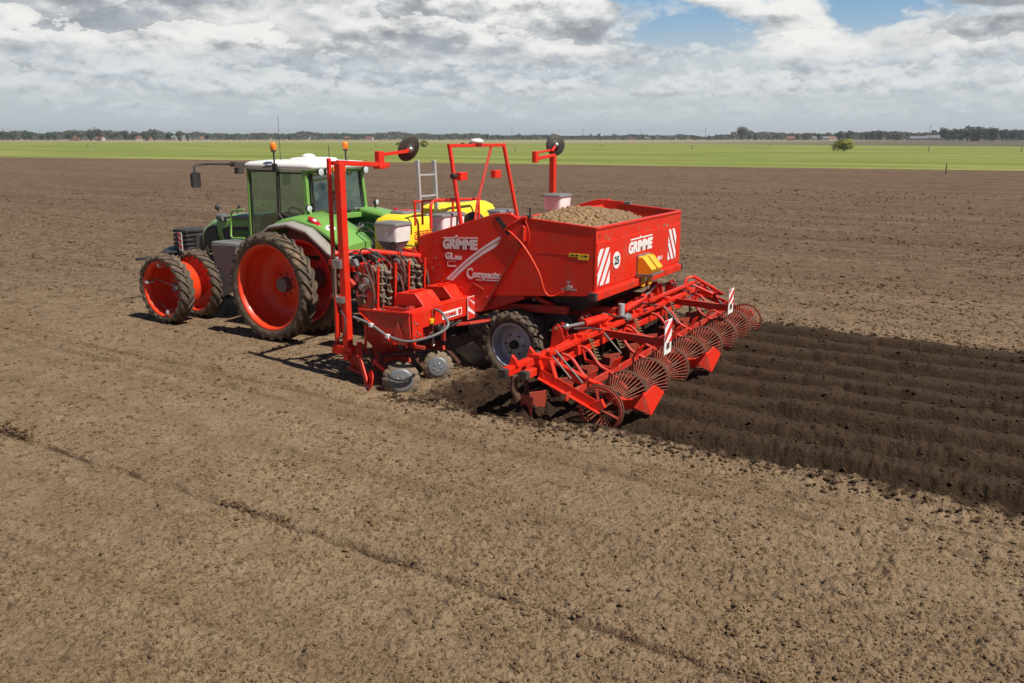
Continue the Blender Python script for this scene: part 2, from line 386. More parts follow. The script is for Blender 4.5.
def clod_mat():
    for nm, a, b2 in (('clod_dry', (0.21, 0.138, 0.074, 1), (0.10, 0.063, 0.034, 1)), ('clod_mid', (0.150, 0.095, 0.052, 1), (0.085, 0.052, 0.029, 1)), ('clod_dark', (0.066, 0.041, 0.023, 1), (0.044, 0.027, 0.015, 1))):
        m, t, b = new_mat(nm)
        P = t.node('ShaderNodeNewGeometry').outputs['Position']
        t.put(b.inputs['Base Color'], t.mix(t.smooth(t.noise(P, 9.0, 6.0, 0.7), 0.35, 0.65), a, b2))
        b.inputs['Roughness'].default_value = 0.95
        b.inputs['Specular IOR Level'].default_value = 0.12
        bp = t.node('ShaderNodeBump'); bp.inputs['Strength'].default_value = 0.8; bp.inputs['Distance'].default_value = 0.012
        t.l.new(t.noise(P, 60.0, 5.0, 0.7), bp.inputs['Height'])
        t.l.new(bp.outputs[0], b.inputs['Normal'])
clod_mat()
def leaf_mat(name, a, b2):
    m, t, b = new_mat(name)
    P = t.node('ShaderNodeNewGeometry').outputs['Position']
    t.put(b.inputs['Base Color'], t.mix(t.smooth(t.noise(P, 0.5, 4.0, 0.6), 0.35, 0.65), a, b2))
    b.inputs['Roughness'].default_value = 0.8
leaf_mat('leaf_dark', (0.030, 0.050, 0.022, 1), (0.060, 0.085, 0.035, 1))
leaf_mat('leaf_mid', (0.055, 0.080, 0.028, 1), (0.095, 0.115, 0.045, 1))
leaf_mat('leaf_bare', (0.085, 0.075, 0.052, 1), (0.13, 0.115, 0.075, 1))
leaf_mat('leaf_spring', (0.17, 0.19, 0.025, 1), (0.27, 0.265, 0.045, 1))
leaf_mat('leaf_far', (0.045, 0.058, 0.030, 1), (0.085, 0.088, 0.052, 1))
leaf_mat('bark', (0.06, 0.045, 0.03, 1), (0.10, 0.08, 0.055, 1))
leaf_mat('wall_white', (0.46, 0.44, 0.40, 1), (0.40, 0.38, 0.34, 1))
leaf_mat('wall_brick', (0.26, 0.13, 0.085, 1), (0.32, 0.18, 0.12, 1))
leaf_mat('wall_cream', (0.38, 0.34, 0.26, 1), (0.32, 0.29, 0.22, 1))
leaf_mat('roof_tile', (0.24, 0.10, 0.065, 1), (0.17, 0.08, 0.055, 1))
leaf_mat('roof_grey', (0.13, 0.13, 0.14, 1), (0.18, 0.18, 0.19, 1))
leaf_mat('window_dark', (0.03, 0.035, 0.04, 1), (0.05, 0.055, 0.06, 1))
leaf_mat('post_wood', (0.05, 0.042, 0.033, 1), (0.085, 0.07, 0.055, 1))

# ------------------------------------------------------------------ mesh helpers
def vec(p): return Vector(p)
class MB:
    def __init__(self):
        self.v = []; self.f = []; self.s = []
    def add(self, vs, fs, smooth=False):
        o = len(self.v)
        self.v.extend([tuple(p) for p in vs])
        for f in fs:
            self.f.append(tuple(i + o for i in f)); self.s.append(smooth)
        return self
    def box(self, c, s, rot=None):
        h = Vector(s) * 0.5
        vs = [Vector((x * h.x, y * h.y, z * h.z)) for x in (-1, 1) for y in (-1, 1) for z in (-1, 1)]
        if rot is not None: vs = [rot @ p for p in vs]
        c = Vector(c)
        return self.add([c + p for p in vs], [(0, 1, 3, 2), (4, 6, 7, 5), (0, 4, 5, 1), (2, 3, 7, 6), (0, 2, 6, 4), (1, 5, 7, 3)])
    def span(self, x0, x1, y0, y1, z0, z1):
        return self.box(((x0 + x1) / 2, (y0 + y1) / 2, (z0 + z1) / 2), (abs(x1 - x0), abs(y1 - y0), abs(z1 - z0)))
    def bar(self, p0, p1, w, h, up=(0, 0, 1)):
        p0, p1 = Vector(p0), Vector(p1)
        t = (p1 - p0); L = t.length; t.normalize()
        u = Vector(up); sd = t.cross(u)
        if sd.length < 1e-4: u = Vector((1, 0, 0)); sd = t.cross(u)
        sd.normalize(); u = sd.cross(t)
        r = Matrix((t, sd, u)).transposed()
        return self.box((p0 + p1) / 2, (L, w, h), r)
    def tube(self, pts, r, n=8, caps=True, closed=False):
        pts = [Vector(p) for p in pts]
        m = len(pts)
        rs = r if hasattr(r, '__len__') else [r] * m
        vs = []; ref = None
        for i, p in enumerate(pts):
            a = pts[i - 1] if (i > 0 or closed) else p
            b = pts[(i + 1) % m] if (i < m - 1 or closed) else p
            t = (b - a).normalized()
            if ref is None:
                ref = t.orthogonal().normalized()
            ref = (ref - t * ref.dot(t))
            if ref.length < 1e-5: ref = t.orthogonal()
            ref.normalize()
            q = t.cross(ref)
            for k in range(n):
                an = 2 * math.pi * k / n
                vs.append(p + (ref * math.cos(an) + q * math.sin(an)) * rs[i])
        fs = []
        for i in range(m if closed else m - 1):
            j = (i + 1) % m
            for k in range(n):
                k2 = (k + 1) % n
                fs.append((i * n + k, i * n + k2, j * n + k2, j * n + k))
        self.add(vs, fs, n > 4)
        if caps and not closed:
            self.add(vs[:n], [tuple(reversed(range(n)))]); self.add(vs[-n:], [tuple(range(n))])
        return self
    def lathe(self, prof, c=(0, 0, 0), axis=(0, 1, 0), n=32, smooth=True, closed=False):
        """prof: (radius, distance along axis)"""
        c = Vector(c); ax = Vector(axis).normalized()
        e1 = ax.orthogonal().normalized(); e2 = ax.cross(e1)
        vs = []
        for r, a in prof:
            for k in range(n):
                an = 2 * math.pi * k / n
                vs.append(c + ax * a + (e1 * math.cos(an) + e2 * math.sin(an)) * r)
        fs = []
        m = len(prof)
        for i in range(m if closed else m - 1):
            j = (i + 1) % m
            for k in range(n):
                k2 = (k + 1) % n
                fs.append((i * n + k, i * n + k2, j * n + k2, j * n + k))
        return self.add(vs, fs, smooth)
    def prism(self, pts, off):
        pts = [Vector(p) for p in pts]; off = Vector(off); n = len(pts)
        vs = pts + [p + off for p in pts]
        fs = [tuple(range(n)), tuple(reversed(range(n, 2 * n)))]
        for i in range(n):
            j = (i + 1) % n
            fs.append((i, i + n, j + n, j))
        return self.add(vs, fs)
    def loft(self, rings, caps=True, smooth=True, closed=True):
        n = len(rings[0]); vs = [p for r in rings for p in r]; fs = []
        for i in range(len(rings) - 1):
            for k in range(n if closed else n - 1):
                k2 = (k + 1) % n
                fs.append((i * n + k, i * n + k2, (i + 1) * n + k2, (i + 1) * n + k))
        self.add(vs, fs, smooth)
        if caps and closed:
            self.add(rings[0], [tuple(reversed(range(n)))]); self.add(rings[-1], [tuple(range(n))])
        return self
    def ball(self, c, r, n=12, m=8):
        c = Vector(c); r = r if hasattr(r, '__len__') else (r, r, r)
        vs = [c + Vector((0, 0, -r[2]))]
        for i in range(1, m):
            ph = math.pi * (i / m - 0.5)
            for k in range(n):
                an = 2 * math.pi * k / n
                vs.append(c + Vector((math.cos(ph) * math.cos(an) * r[0], math.cos(ph) * math.sin(an) * r[1], math.sin(ph) * r[2])))
        vs.append(c + Vector((0, 0, r[2])))
        fs = []
        for k in range(n):
            fs.append((0, 1 + (k + 1) % n, 1 + k))
        for i in range(m - 2):
            for k in range(n):
                a = 1 + i * n; b = a + n
                fs.append((a + k, a + (k + 1) % n, b + (k + 1) % n, b + k))
        a = 1 + (m - 2) * n
        for k in range(n):
            fs.append((a + k, a + (k + 1) % n, len(vs) - 1))
        return self.add(vs, fs, True)
WPOS = {}
def put_mesh(name, me, mat, parent=None, at=None):
    o = bpy.data.objects.new(name, me)
    COL.objects.link(o)
    if mat: 
        me.materials.clear(); me.materials.append(MATS[mat])
    w = WPOS[parent.name] if parent else Vector((0, 0, 0))
    if parent: o.parent = parent
    p = Vector(at) if at is not None else w
    o.location = p - w
    WPOS[o.name] = p
    return o
def part(name, mb, mat, parent=None, at=None, bevel=0.0, fix=True):
    """link a MB as one mesh object; vertices are world positions unless `at` is given (then local to it)"""
    w = Vector(at) if at is not None else (WPOS[parent.name] if parent else Vector((0, 0, 0)))
    me = bpy.data.meshes.new(name)
    vs = mb.v if at is not None else [(p[0] - w.x, p[1] - w.y, p[2] - w.z) for p in mb.v]
    me.from_pydata(vs, [], mb.f)
    me.polygons.foreach_set('use_smooth', mb.s)
    if fix:
        import bmesh
        bm = bmesh.new(); bm.from_mesh(me)
        bmesh.ops.recalc_face_normals(bm, faces=bm.faces)
        bm.to_mesh(me); bm.free()
    me.update()
    o = put_mesh(name, me, mat, parent, at if at is not None else (w if not parent else None))
    if parent is None and at is None: o.location = (0, 0, 0)
    if bevel:
        bv = o.modifiers.new('bevel', 'BEVEL'); bv.width = bevel; bv.segments = 2; bv.limit_method = 'ANGLE'; bv.angle_limit = math.radians(40)
        bv.harden_normals = False
    return o
def empty(name, at, parent=None):
    o = bpy.data.objects.new(name, None)
    COL.objects.link(o)
    w = WPOS[parent.name] if parent else Vector((0, 0, 0))
    if parent: o.parent = parent
    o.location = Vector(at) - w
    o.empty_display_size = 0.1
    WPOS[o.name] = Vector(at)
    return o
def tag(o, label, cat=None, group=None, kind=None):
    if label: o['label'] = label
    if cat: o['category'] = cat
    if group: o['group'] = group
    if kind: o['kind'] = kind
    return o
KIDS = {}
def copy_tree(o, parent, at=None):
    c = o.copy(); COL.objects.link(c)
    if parent is not None: c.parent = parent
    if at is not None:
        w = WPOS[parent.name] if parent else Vector((0, 0, 0))
        c.location = Vector(at) - w
        WPOS[c.name] = Vector(at)
    for k in list(o.children):
        copy_tree(k, c)
    return c
def text_part(name, body, size, origin, xdir, ydir, mat, parent, shear=0.0, bold=0.0, depth=0.003, width=None):
    """lettering as a thin mesh; origin = left end of the baseline"""
    cu = bpy.data.curves.new(name, 'FONT')
    cu.body = body; cu.size = size; cu.shear = shear; cu.offset = bold; cu.extrude = depth / 2
    cu.resolution_u = 3
    tmp = bpy.data.objects.new(name, cu); COL.objects.link(tmp)
    dg = bpy.context.evaluated_depsgraph_get(); dg.update()
    me = bpy.data.meshes.new_from_object(tmp.evaluated_get(dg))
    bpy.data.objects.remove(tmp); bpy.data.curves.remove(cu)
    xd, yd = Vector(xdir).normalized(), Vector(ydir).normalized(); nd = xd.cross(yd)
    xs = [v.co.x for v in me.vertices]
    k = (width / (max(xs) - min(xs))) if width and xs else 1.0
    x0 = min(xs) if xs else 0
    w = WPOS[parent.name]; o0 = Vector(origin) - w
    for v in me.vertices:
        v.co = o0 + xd * ((v.co.x - x0) * k) + yd * v.co.y + nd * v.co.z
    me.name = name
    o = put_mesh(name, me, mat, parent)
    return o

# ------------------------------------------------------------------ ground: one sheet, ring by ring out to the horizon
RNG = np.random.default_rng(7)
_perm = RNG.permutation(4096)
_val = RNG.random(4096)
def vnoise(x, y, seed=0):
    xi = np.floor(x).astype(np.int64); yi = np.floor(y).astype(np.int64)
    fx = x - xi; fy = y - yi
    fx = fx * fx * fx * (fx * (fx * 6 - 15) + 10); fy = fy * fy * fy * (fy * (fy * 6 - 15) + 10)
    def h(a, b): return _val[_perm[(_perm[(a + seed * 57) & 4095] + b) & 4095]]
    return (h(xi, yi) * (1 - fx) + h(xi + 1, yi) * fx) * (1 - fy) + (h(xi, yi + 1) * (1 - fx) + h(xi + 1, yi + 1) * fx) * fy
def sst(a, b, x):
    t = np.clip((x - a) / (b - a), 0, 1)
    return t * t * (3 - 2 * t)
def lumps(x, y, lam, seed, keep=0.7):
    """half-buried round clods on a jittered lattice"""
    gx, gy = x / lam, y / lam
    xi = np.floor(gx).astype(np.int64); yi = np.floor(gy).astype(np.int64)
    out = np.zeros_like(x)
    for a in (-1, 0, 1):
        for b in (-1, 0, 1):
            k = _perm[(_perm[(xi + a + seed * 131) & 4095] + yi + b) & 4095]
            px = xi + a + 0.15 + 0.7 * _val[k]; py = yi + b + 0.15 + 0.7 * _val[(k + 911) & 4095]
            rr = (0.18 + 0.5 * _val[(k + 1777) & 4095] ** 2) * (_val[(k + 2503) & 4095] < keep)
            el = 0.75 + 0.5 * _val[(k + 3100) & 4095]
            d2 = ((gx - px) * el) ** 2 + ((gy - py) / el) ** 2
            out = np.maximum(out, np.sqrt(np.maximum(rr * rr - d2, 0.0)))
    return out * lam
def lod(lam, sp): return sst(1.6, 3.2, lam / sp)
def height(x, y, sp):
    z = np.zeros_like(x)
    # crumb and clod octaves, billowed so the bumps are round on top
    for i, (lam, amp) in enumerate(((1.7, 0.026), (0.62, 0.018), (0.29, 0.010), (0.145, 0.010), (0.075, 0.012), (0.040, 0.010), (0.022, 0.007))):
        c, s = math.cos(i * 1.1 + 0.4), math.sin(i * 1.1 + 0.4)
        n = vnoise((x * c - y * s) / lam, (x * s + y * c) / lam, i)
        n = np.abs(n * 2 - 1) if i >= 2 else n - 0.5
        if i >= 2: n = 0.32 - n
        patch = 0.55 + 0.9 * vnoise(x / (lam * 5), y / (lam * 5), i + 20)
        z += amp * n * lod(lam, sp) * patch
    for lam, hgt, kp, sd in ((0.19, 0.30, 0.12, 80), (0.10, 0.50, 0.35, 81), (0.056, 0.70, 0.7, 82), (0.033, 0.75, 0.85, 83)):
        z += hgt * lumps(x + 0.03 * vnoise(x / (lam * .5), y / (lam * .5), 90), y, lam, sd, kp) * lod(lam, sp) * (0.25 + 1.1 * vnoise(x / 0.8, y / 0.45, sd + 9))
    # tillage lines
    z += 0.020 * (vnoise(x / 2.6, y / 0.21, 40) - 0.5) * lod(0.21, sp)
    z += 0.03 * (vnoise(x / 6.0, y / 0.55, 41) - 0.5) * lod(0.4, sp)
    # worn wheel lines left by earlier passes
    for yc, dep, wdt, sd in ((7.12, 0.07, 0.032, 50), (4.35, 0.026, 0.08, 52), (3.92, 0.03, 0.06, 56), (10.3, 0.02, 0.1, 54)):
        w = yc + 0.03 * (vnoise(x / 1.3, x * 0 + 0.5, sd) - 0.5)
        on = sst(0.25, 0.5, vnoise(x / 0.8, x * 0 + 3.5, sd + 1)) * (sst(-5.6, -4.4, x) * .8 + .2)
        z -= dep * np.exp(-((y - w) / wdt) ** 2) * (0.35 + on)
        z += dep * 0.8 * np.exp(-((y - w + 0.09) / 0.06) ** 2) * (0.2 + on) * (0.3 + 1.4 * vnoise(x / 0.12, y / 0.12, sd + 2))
    # worked land: rough behind the planter's discs, ridges behind the rollers
    e = 0.20 * (vnoise(x / 0.7, y / 0.7, 60) - 0.5) + 0.10 * (vnoise(x / 0.16, y / 0.16, 61) - 0.5)
    m = sst(3.62, 3.30, y + e) * sst(-4.05, -3.75, y + e) * sst(-3.7, -4.4, x + e)
    rid = 0.5 - 0.5 * np.cos(2 * np.pi * (y - 0.0) / 0.775 )
    rid = np.clip(rid * 1.35, 0, 1) ** 0.8
    rb = sst(-6.2, -7.1, x)
    rough = 0.6 * lumps(x, y, 0.24, 85, 0.6) + 0.11 * (vnoise(x / 0.34, y / 0.34, 62) - 0.5) + 0.07 * (np.abs(vnoise(x / 0.13, y / 0.13, 63) * 2 - 1) - 0.4) * lod(0.13, sp)
    rsoft = 0.5 * lumps(x, y, 0.085, 86, 0.7) * lod(0.085, sp) + 0.4 * lumps(x, y, 0.17, 87, 0.25) + 0.02 * (vnoise(x / 0.40, y / 0.25, 64) - 0.5) + 0.035 * (0.35 - np.abs(vnoise(x / 0.10, y / 0.10, 65) * 2 - 1)) * lod(0.1, sp)
    z += m * ((1 - rb) * (rough + 0.02) + rb * ((0.165 + 0.05 * vnoise(x / 0.9, np.floor(y / 0.775), 91)) * rid - 0.09 + rsoft))
    # earth thrown up beside the worked strip
    for yb in (3.62, -4.0):
        z += 0.05 * np.exp(-((y - yb) / 0.13) ** 2) * sst(-3.6, -4.6, x) * (0.4 + 1.1 * vnoise(x / 0.22, y / 0.22, 66))
    return z
def ground_z(x, y):
    return float(height(np.array([x], float), np.array([y], float), np.array([0.02]))[0])
def build_ground():
    a = [np.linspace(-36, 36, 860)]
    a.append(np.arange(36.25, 62, 0.3)); a.append(-np.arange(36.25, 62, 0.3))
    a.append(np.arange(62, 180, 3.0)); a.append(-np.arange(62, 180, 3.0)); a.append(np.array([180.0]))
    ang = np.radians(np.sort(np.concatenate(a)))
    r = [0.6, 1.2, 1.9, 2.5, 3.0, 3.4]
    while r[-1] < 7000:
        q = r[-1]
        r.append(q + max(0.006, min(q * q / 2953 * 0.95, q * 0.10)))
    r = np.array(r)
    RR, AA = np.meshgrid(r, ang, indexing='ij')
    bx = np.cos(AA) * V_FH.x + np.sin(AA) * V_R.x
    by = np.cos(AA) * V_FH.y + np.sin(AA) * V_R.y
    X = CAM.x + RR * bx; Y = CAM.y + RR * by
    dr = np.gradient(r)[:, None]; da = np.gradient(ang)[None, :]
    sp = np.maximum(RR * da, np.minimum(dr, RR * 0.02))
    Z = height(X.ravel(), Y.ravel(), sp.ravel()).reshape(X.shape)
    Z *= np.where(RR > 80, 0.0, 1.0)
    nr, na = X.shape
    co = np.stack([X, Y, Z], -1).reshape(-1, 3)
    ctr = len(co)
    co = np.vstack([co, [[CAM.x, CAM.y, 0.0]]])
    i = np.arange(nr - 1)[:, None]; j = np.arange(na)[None, :]
    j2 = (j + 1) % na
    q = np.stack([i * na + j + 0 * j2, i * na + j2, (i + 1) * na + j2, (i + 1) * na + j], -1).reshape(-1, 4)
    q = q[:, ::-1]
    tri = np.stack([np.arange(na), np.full(na, ctr), (np.arange(na) + 1) % na], -1)
    me = bpy.data.meshes.new('ground')
    nl = q.size + tri.size
    me.vertices.add(len(co)); me.vertices.foreach_set('co', co.ravel().astype(np.float32))
    me.loops.add(nl); me.loops.foreach_set('vertex_index', np.concatenate([q.ravel(), tri.ravel()]).astype(np.int32))
    me.polygons.add(len(q) + len(tri))
    me.polygons.foreach_set('loop_start', np.concatenate([np.arange(len(q)) * 4, q.size + np.arange(len(tri)) * 3]).astype(np.int32))
    me.polygons.foreach_set('use_smooth', np.ones(len(q) + len(tri), bool))
    me.update(); me.validate()
    o = put_mesh('ground', me, 'soil')
    # normals must look up
    if me.polygons[10].normal.z < 0: me.flip_normals()
    tag(o, None, kind='structure')
    return o
build_ground()
ICO = None
def ico(sub):
    import bmesh
    bm = bmesh.new(); bmesh.ops.create_icosphere(bm, subdivisions=sub, radius=1.0)
    v = np.array([p.co[:] for p in bm.verts]); f = np.array([[q.index for q in p.verts] for p in bm.faces]); bm.free()
    return v, f
def heap_mesh(name, centres, radii, mat, sub=2, flat=0.75, amp=0.28, seed=1, smooth=False):
    """many lumps as one mesh"""
    v, f = ico(sub)
    rg = np.random.default_rng(seed)
    n = len(centres)
    sc = radii[:, None] * np.stack([rg.uniform(.75, 1.25, n), rg.uniform(.75, 1.25, n), rg.uniform(.8, 1.1, n) * flat], -1)
    ph = rg.uniform(0, 50, (n, 3))
    V = v[None] * np.ones((n, 1, 1))
    q = (V * 1.7 + ph[:, None, :])
    d = vnoise((q[..., 0] + q[..., 2] * .7).ravel(), (q[..., 1] - q[..., 2] * .6).ravel(), 5).reshape(n, -1)
    V = V * (1 + amp * 2 * (d[..., None] - 0.5)) * sc[:, None, :]
    an = rg.uniform(0, 6.28, n); c, s = np.cos(an)[:, None], np.sin(an)[:, None]
    x = V[..., 0] * c - V[..., 1] * s; y = V[..., 0] * s + V[..., 1] * c
    V = np.stack([x, y, V[..., 2]], -1) + centres[:, None, :]
    F = (f[None] + (np.arange(n) * len(v))[:, None, None]).reshape(-1, 3)
    me = bpy.data.meshes.new(name)
    me.vertices.add(n * len(v)); me.vertices.foreach_set('co', V.reshape(-1).astype(np.float32))
    me.loops.add(F.size); me.loops.foreach_set('vertex_index', F.ravel().astype(np.int32))
    me.polygons.add(len(F)); me.polygons.foreach_set('loop_start', (np.arange(len(F)) * 3).astype(np.int32))
    me.polygons.foreach_set('use_smooth', np.full(len(F), smooth))
    me.update(); me.validate()
    return put_mesh(name, me, mat)
def clods():
    rg = np.random.default_rng(3)
    n = 120000
    r0, r1 = 3.6, 34.0
    rr = 1.0 / (1 / r0 + rg.random(n) * (1 / r1 - 1 / r0)); aa = np.radians(rg.uniform(-44, 44, n))
    x = CAM.x + rr * (np.cos(aa) * V_FH.x + np.sin(aa) * V_R.x); y = CAM.y + rr * (np.cos(aa) * V_FH.y + np.sin(aa) * V_R.y)
    wet = (y < 3.5) & (y > -3.9) & (x < -4.2)
    dens = vnoise(x / 0.9, y / 0.5, 70) * .7 + .3 * vnoise(x / 3.0, y / 0.9, 71)
    k = (~wet) & (dens > rg.random(n) * 0.85 + .08)
    rad = (0.0013 * rr ** .8 + 0.004) * (0.7 + 1.9 * rg.random(n) ** 5) + 0.016 * (rg.random(n) > 0.992)
    rad *= np.where(y < -3.0, 1.25, 1.0)
    x, y, rad = x[k], y[k], rad[k]
    z = height(x, y, np.maximum(0.02, 0.004 * np.hypot(x - CAM.x, y - CAM.y)))
    c = np.stack([x, y, z + rad * 0.2], -1)
    tag(heap_mesh('soil_clods', c, rad, 'clod_dry', sub=1, amp=.4, seed=4), 'small dry clods strewn over the light brown seedbed', 'soil clods', kind='stuff')
    # coarser, darker lumps of the rough land further off
    n = 100000
    rr = 1.0 / (1 / 12.0 + rg.random(n) * (1 / 62.0 - 1 / 12.0)); aa = np.radians(rg.uniform(-46, 46, n))
    x = CAM.x + rr * (np.cos(aa) * V_FH.x + np.sin(aa) * V_R.x); y = CAM.y + rr * (np.cos(aa) * V_FH.y + np.sin(aa) * V_R.y)
    wet = (y < 3.5) & (y > -3.9) & (x < -4.2)
    rows = vnoise(x / 9.0, y / 0.9, 72) * .5 + .5 * vnoise(x / 1.6, y / 0.6, 73)
    k = (~wet) & (y > -95 + .13 * x) & (rows > rg.random(n) * 0.75 + .12) & (sst(6.0, -5.0, y) * .85 + .15 > rg.random(n))
    rad = np.maximum(0.013, 0.00078 * rr) * (0.55 + 1.5 * rg.random(n) ** 4)
    x, y, rad = x[k], y[k], rad[k]
    z = height(x, y, np.maximum(0.02, 0.004 * np.hypot(x - CAM.x, y - CAM.y))) * (np.hypot(x - CAM.x, y - CAM.y) < 80)
    tag(heap_mesh('rough_clods', np.stack([x, y, z + rad * 0.25], -1), rad, 'clod_mid', sub=1, amp=.4, seed=9), 'darker clods lying in rows over the rough brown field beyond the machine', 'soil clods', kind='stuff')
    # along the old wheel line
    n = 3000
    x = rg.uniform(-6.2, 20, n); x[:2200] = rg.uniform(-5.6, 0.5, 2200)
    y = 7.10 + rg.normal(0, 0.03, n); on = vnoise(x / 0.8, x * 0 + 3.5, 51) > 0.36
    # dark crumbs in the worked strip and at its border
    m = 9000
    x2 = rg.uniform(-12.5, -3.8, m); y2 = rg.uniform(-3.9, 3.75, m)
    edge = rg.random(m) < 0.25
    y2 = np.where(edge, np.where(rg.random(m) < .7, 3.50, -3.95) + rg.normal(0, 0.09, m), y2)
    x2 = np.where(rg.random(m) < 0.25, rg.uniform(-7.0, -3.7, m), x2)
    rad2 = 0.007 + 0.024 * rg.random(m) ** 4 
    z2 = height(x2, y2, np.full(m, 0.02))
    tag(heap_mesh('fresh_clods', np.stack([x2, y2, z2 + rad2 * 0.2], -1), rad2, 'clod_dark', sub=1, amp=.4, seed=6), 'dark damp clods on the freshly ridged strip behind the planter', 'soil clods', kind='stuff')
    rad = 0.005 + 0.018 * rg.random(n) ** 3
    z = height(x, y, np.full(n, 0.02))
    c = np.stack([x, y, z + rad * 0.3], -1)[on]
    tag(heap_mesh('rut_clods', c, rad[on], 'clod_mid', sub=1, seed=5), 'crumbled clods along the old wheel line in front', 'soil clods', kind='stuff')
clods()

# ------------------------------------------------------------------ wheels
def tyre_mb(R, W, rim, lugs, lh):
    mb = MB(); h = W / 2
    Rc = R - lh
    mb.lathe([(rim - .01, -h * .72), (rim + .03, -h * .80), (rim + (Rc - rim) * .45, -h * .98), (Rc - .05, -h * .97), (Rc - .015, -h * .86), (Rc, -h * .4),
              (Rc + .003, 0), (Rc, h * .4), (Rc - .015, h * .86), (Rc - .05, h * .97), (rim + (Rc - rim) * .45, h * .98), (rim + .03, h * .80), (rim - .01, h * .72)], n=64)
    da = 2 * math.pi / lugs
    for sgn in (-1, 1):
        for i in range(lugs):
            a0 = i * da + (da / 2 if sgn > 0 else 0)
            rings = []
            for (yy, da2, r0, r1, wd) in ((-.04, 0.0, Rc - .02, R, .30), (.45, .42, Rc - .02, R - .004, .27), (.90, .80, Rc - .03, R - .020, .27), (1.02, .92, Rc - .07, R - .055, .30), (1.0, .98, Rc - .12, Rc - .075, .34)):
                a = a0 - da2 * da * 1.15
                w = wd * da * .72
                ring = []
                for (ra, aa) in ((r0, -w), (r1, -w * .72), (r1, w * .72), (r0, w)):
                    ring.append((ra * math.cos(a + aa), sgn * yy * h, ra * math.sin(a + aa)))
                rings.append(ring)
            mb.loft(rings, smooth=False)
    return mb
def barrel(rim, W, depth_pts):
    mb = MB(); h = W / 2
    mb.lathe([(rim + .035, -h * .74), (rim + .03, -h * .80), (rim - .005, -h * .78), (rim - .02, -h * .6)] + depth_pts +
             [(rim - .02, h * .6), (rim - .005, h * .78), (rim + .03, h * .80), (rim + .035, h * .74)], n=56)
    return mb
def wheel(parent, at, R, W, rim, lugs, lh, style, side):
    """side = +1: outer face looks to +Y"""
    w = empty('wheel', at, parent)
    part('tyre', tyre_mb(R, W, rim, lugs, lh), 'rubber', w, at=at)
    h = W / 2
    body = barrel(rim, W, [(rim - .055, -h * .3), (rim - .055, h * .3)])
    mat = 'silver' if style == 'silver' else 'rim_red'
    part('rim', body, mat, w, at=at, fix=False)
    dsc = MB()
    if style == 'dish':        # rear wheel: deep dish set well in
        y = -side * .34
        dsc.lathe([(rim - .02, side * h * .3), (rim - .05, -side * h * .3), (rim - .10, y + side * .06), (rim - .15, y), (.42, y - side * .03), (.30, y - side * .02), (.26, y + side * .02), (.01, y + side * .02)], n=48)
        part('wheel_disc', dsc, mat, w, at=at, fix=False)
        hb = MB().lathe([(.001, .10 * side + y), (.09, .10 * side + y), (.11, .06 * side + y), (.11, y), (.15, y + side * .03), (.15, y + side * .022)], n=20)
        for k in range(8):
            a = k * math.pi / 4 + .2
            hb.lathe([(.001, .0), (.014, .0), (.014, .03)], c=(.2 * math.cos(a), y + side * .052, .2 * math.sin(a)), axis=(0, -side, 0), n=6, smooth=False)
        part('hub', hb, 'black', w, at=at)
        for k in range(3):
            a = 2.75 + k * 2.094
            part('clamp_rod', MB().tube([(.24 * math.cos(a), y + side * .05, .24 * math.sin(a)), (.44 * math.cos(a), y + side * .07, .44 * math.sin(a))], .016), 'rim_red', w, at=at)
    elif style == 'open':      # front dual: a deep barrel held by clamps
        dsc.lathe([(rim - .02, side * h * .1), (rim - .05, -side * h * .5), (rim - .06, -side * .42), (rim - .10, -side * .46), (.001, -side * .47)], n=48)
        part('wheel_disc', dsc, mat, w, at=at, fix=False)
        for k, a in enumerate((.2, 1.5, 3.0, 4.5)):
            p = Vector((math.cos(a), 0, math.sin(a)))
            part('clamp', MB().tube([p * (rim - .09) + Vector((0, side * h * .75, 0)), p * (rim - .10) + Vector((0, -side * h * .2, 0))], .026).box(p * (rim - .06) + Vector((0, side * h * .62, 0)), (.05, .07, .05)), 'aluminium', w, at=at)
        for a, b in ((3.0, .35), (4.5, 5.6)):
            part('clamp_rod', MB().tube([Vector((math.cos(a) * (rim - .08), side * h * .5, math.sin(a) * (rim - .08))), Vector((math.cos(b) * (rim - .08), -side * h * .3, math.sin(b) * (rim - .08)))], .009), 'steel', w, at=at)
    elif style == 'cone':      # inner front wheel: a shallow bright dish
        y = side * h * .25
        dsc.lathe([(rim - .03, y), (rim - .07, y + side * .02), (.30, y - side * .02), (.24, y - side * .06), (.2, y + side * .03), (.001, y + side * .05)], n=48)
        part('wheel_disc', dsc, mat, w, at=at, fix=False)
    else:                      # planter wheel
        y = side * h * .12
        dsc.lathe([(rim - .03, y + side * .06), (rim - .06, y + side * .0), (.22, y - side * .03), (.19, y + side * .03), (.12, y + side * .035), (.001, y + side * .035)], n=48)
        part('wheel_disc', dsc, mat, w, at=at, fix=False)
        hb = MB().lathe([(.001, y + side * .13), (.05, y + side * .13), (.065, y + side * .11), (.07, y + side * .03)], n=18)
        for k in range(6):
            a = k * math.pi / 3
            hb.lathe([(.001, .0), (.014, .0), (.014, .03)], c=(.155 * math.cos(a), y + side * .06, .155 * math.sin(a)), axis=(0, -side, 0), n=6, smooth=False)
        part('hub', hb, 'black', w, at=at)
    return w

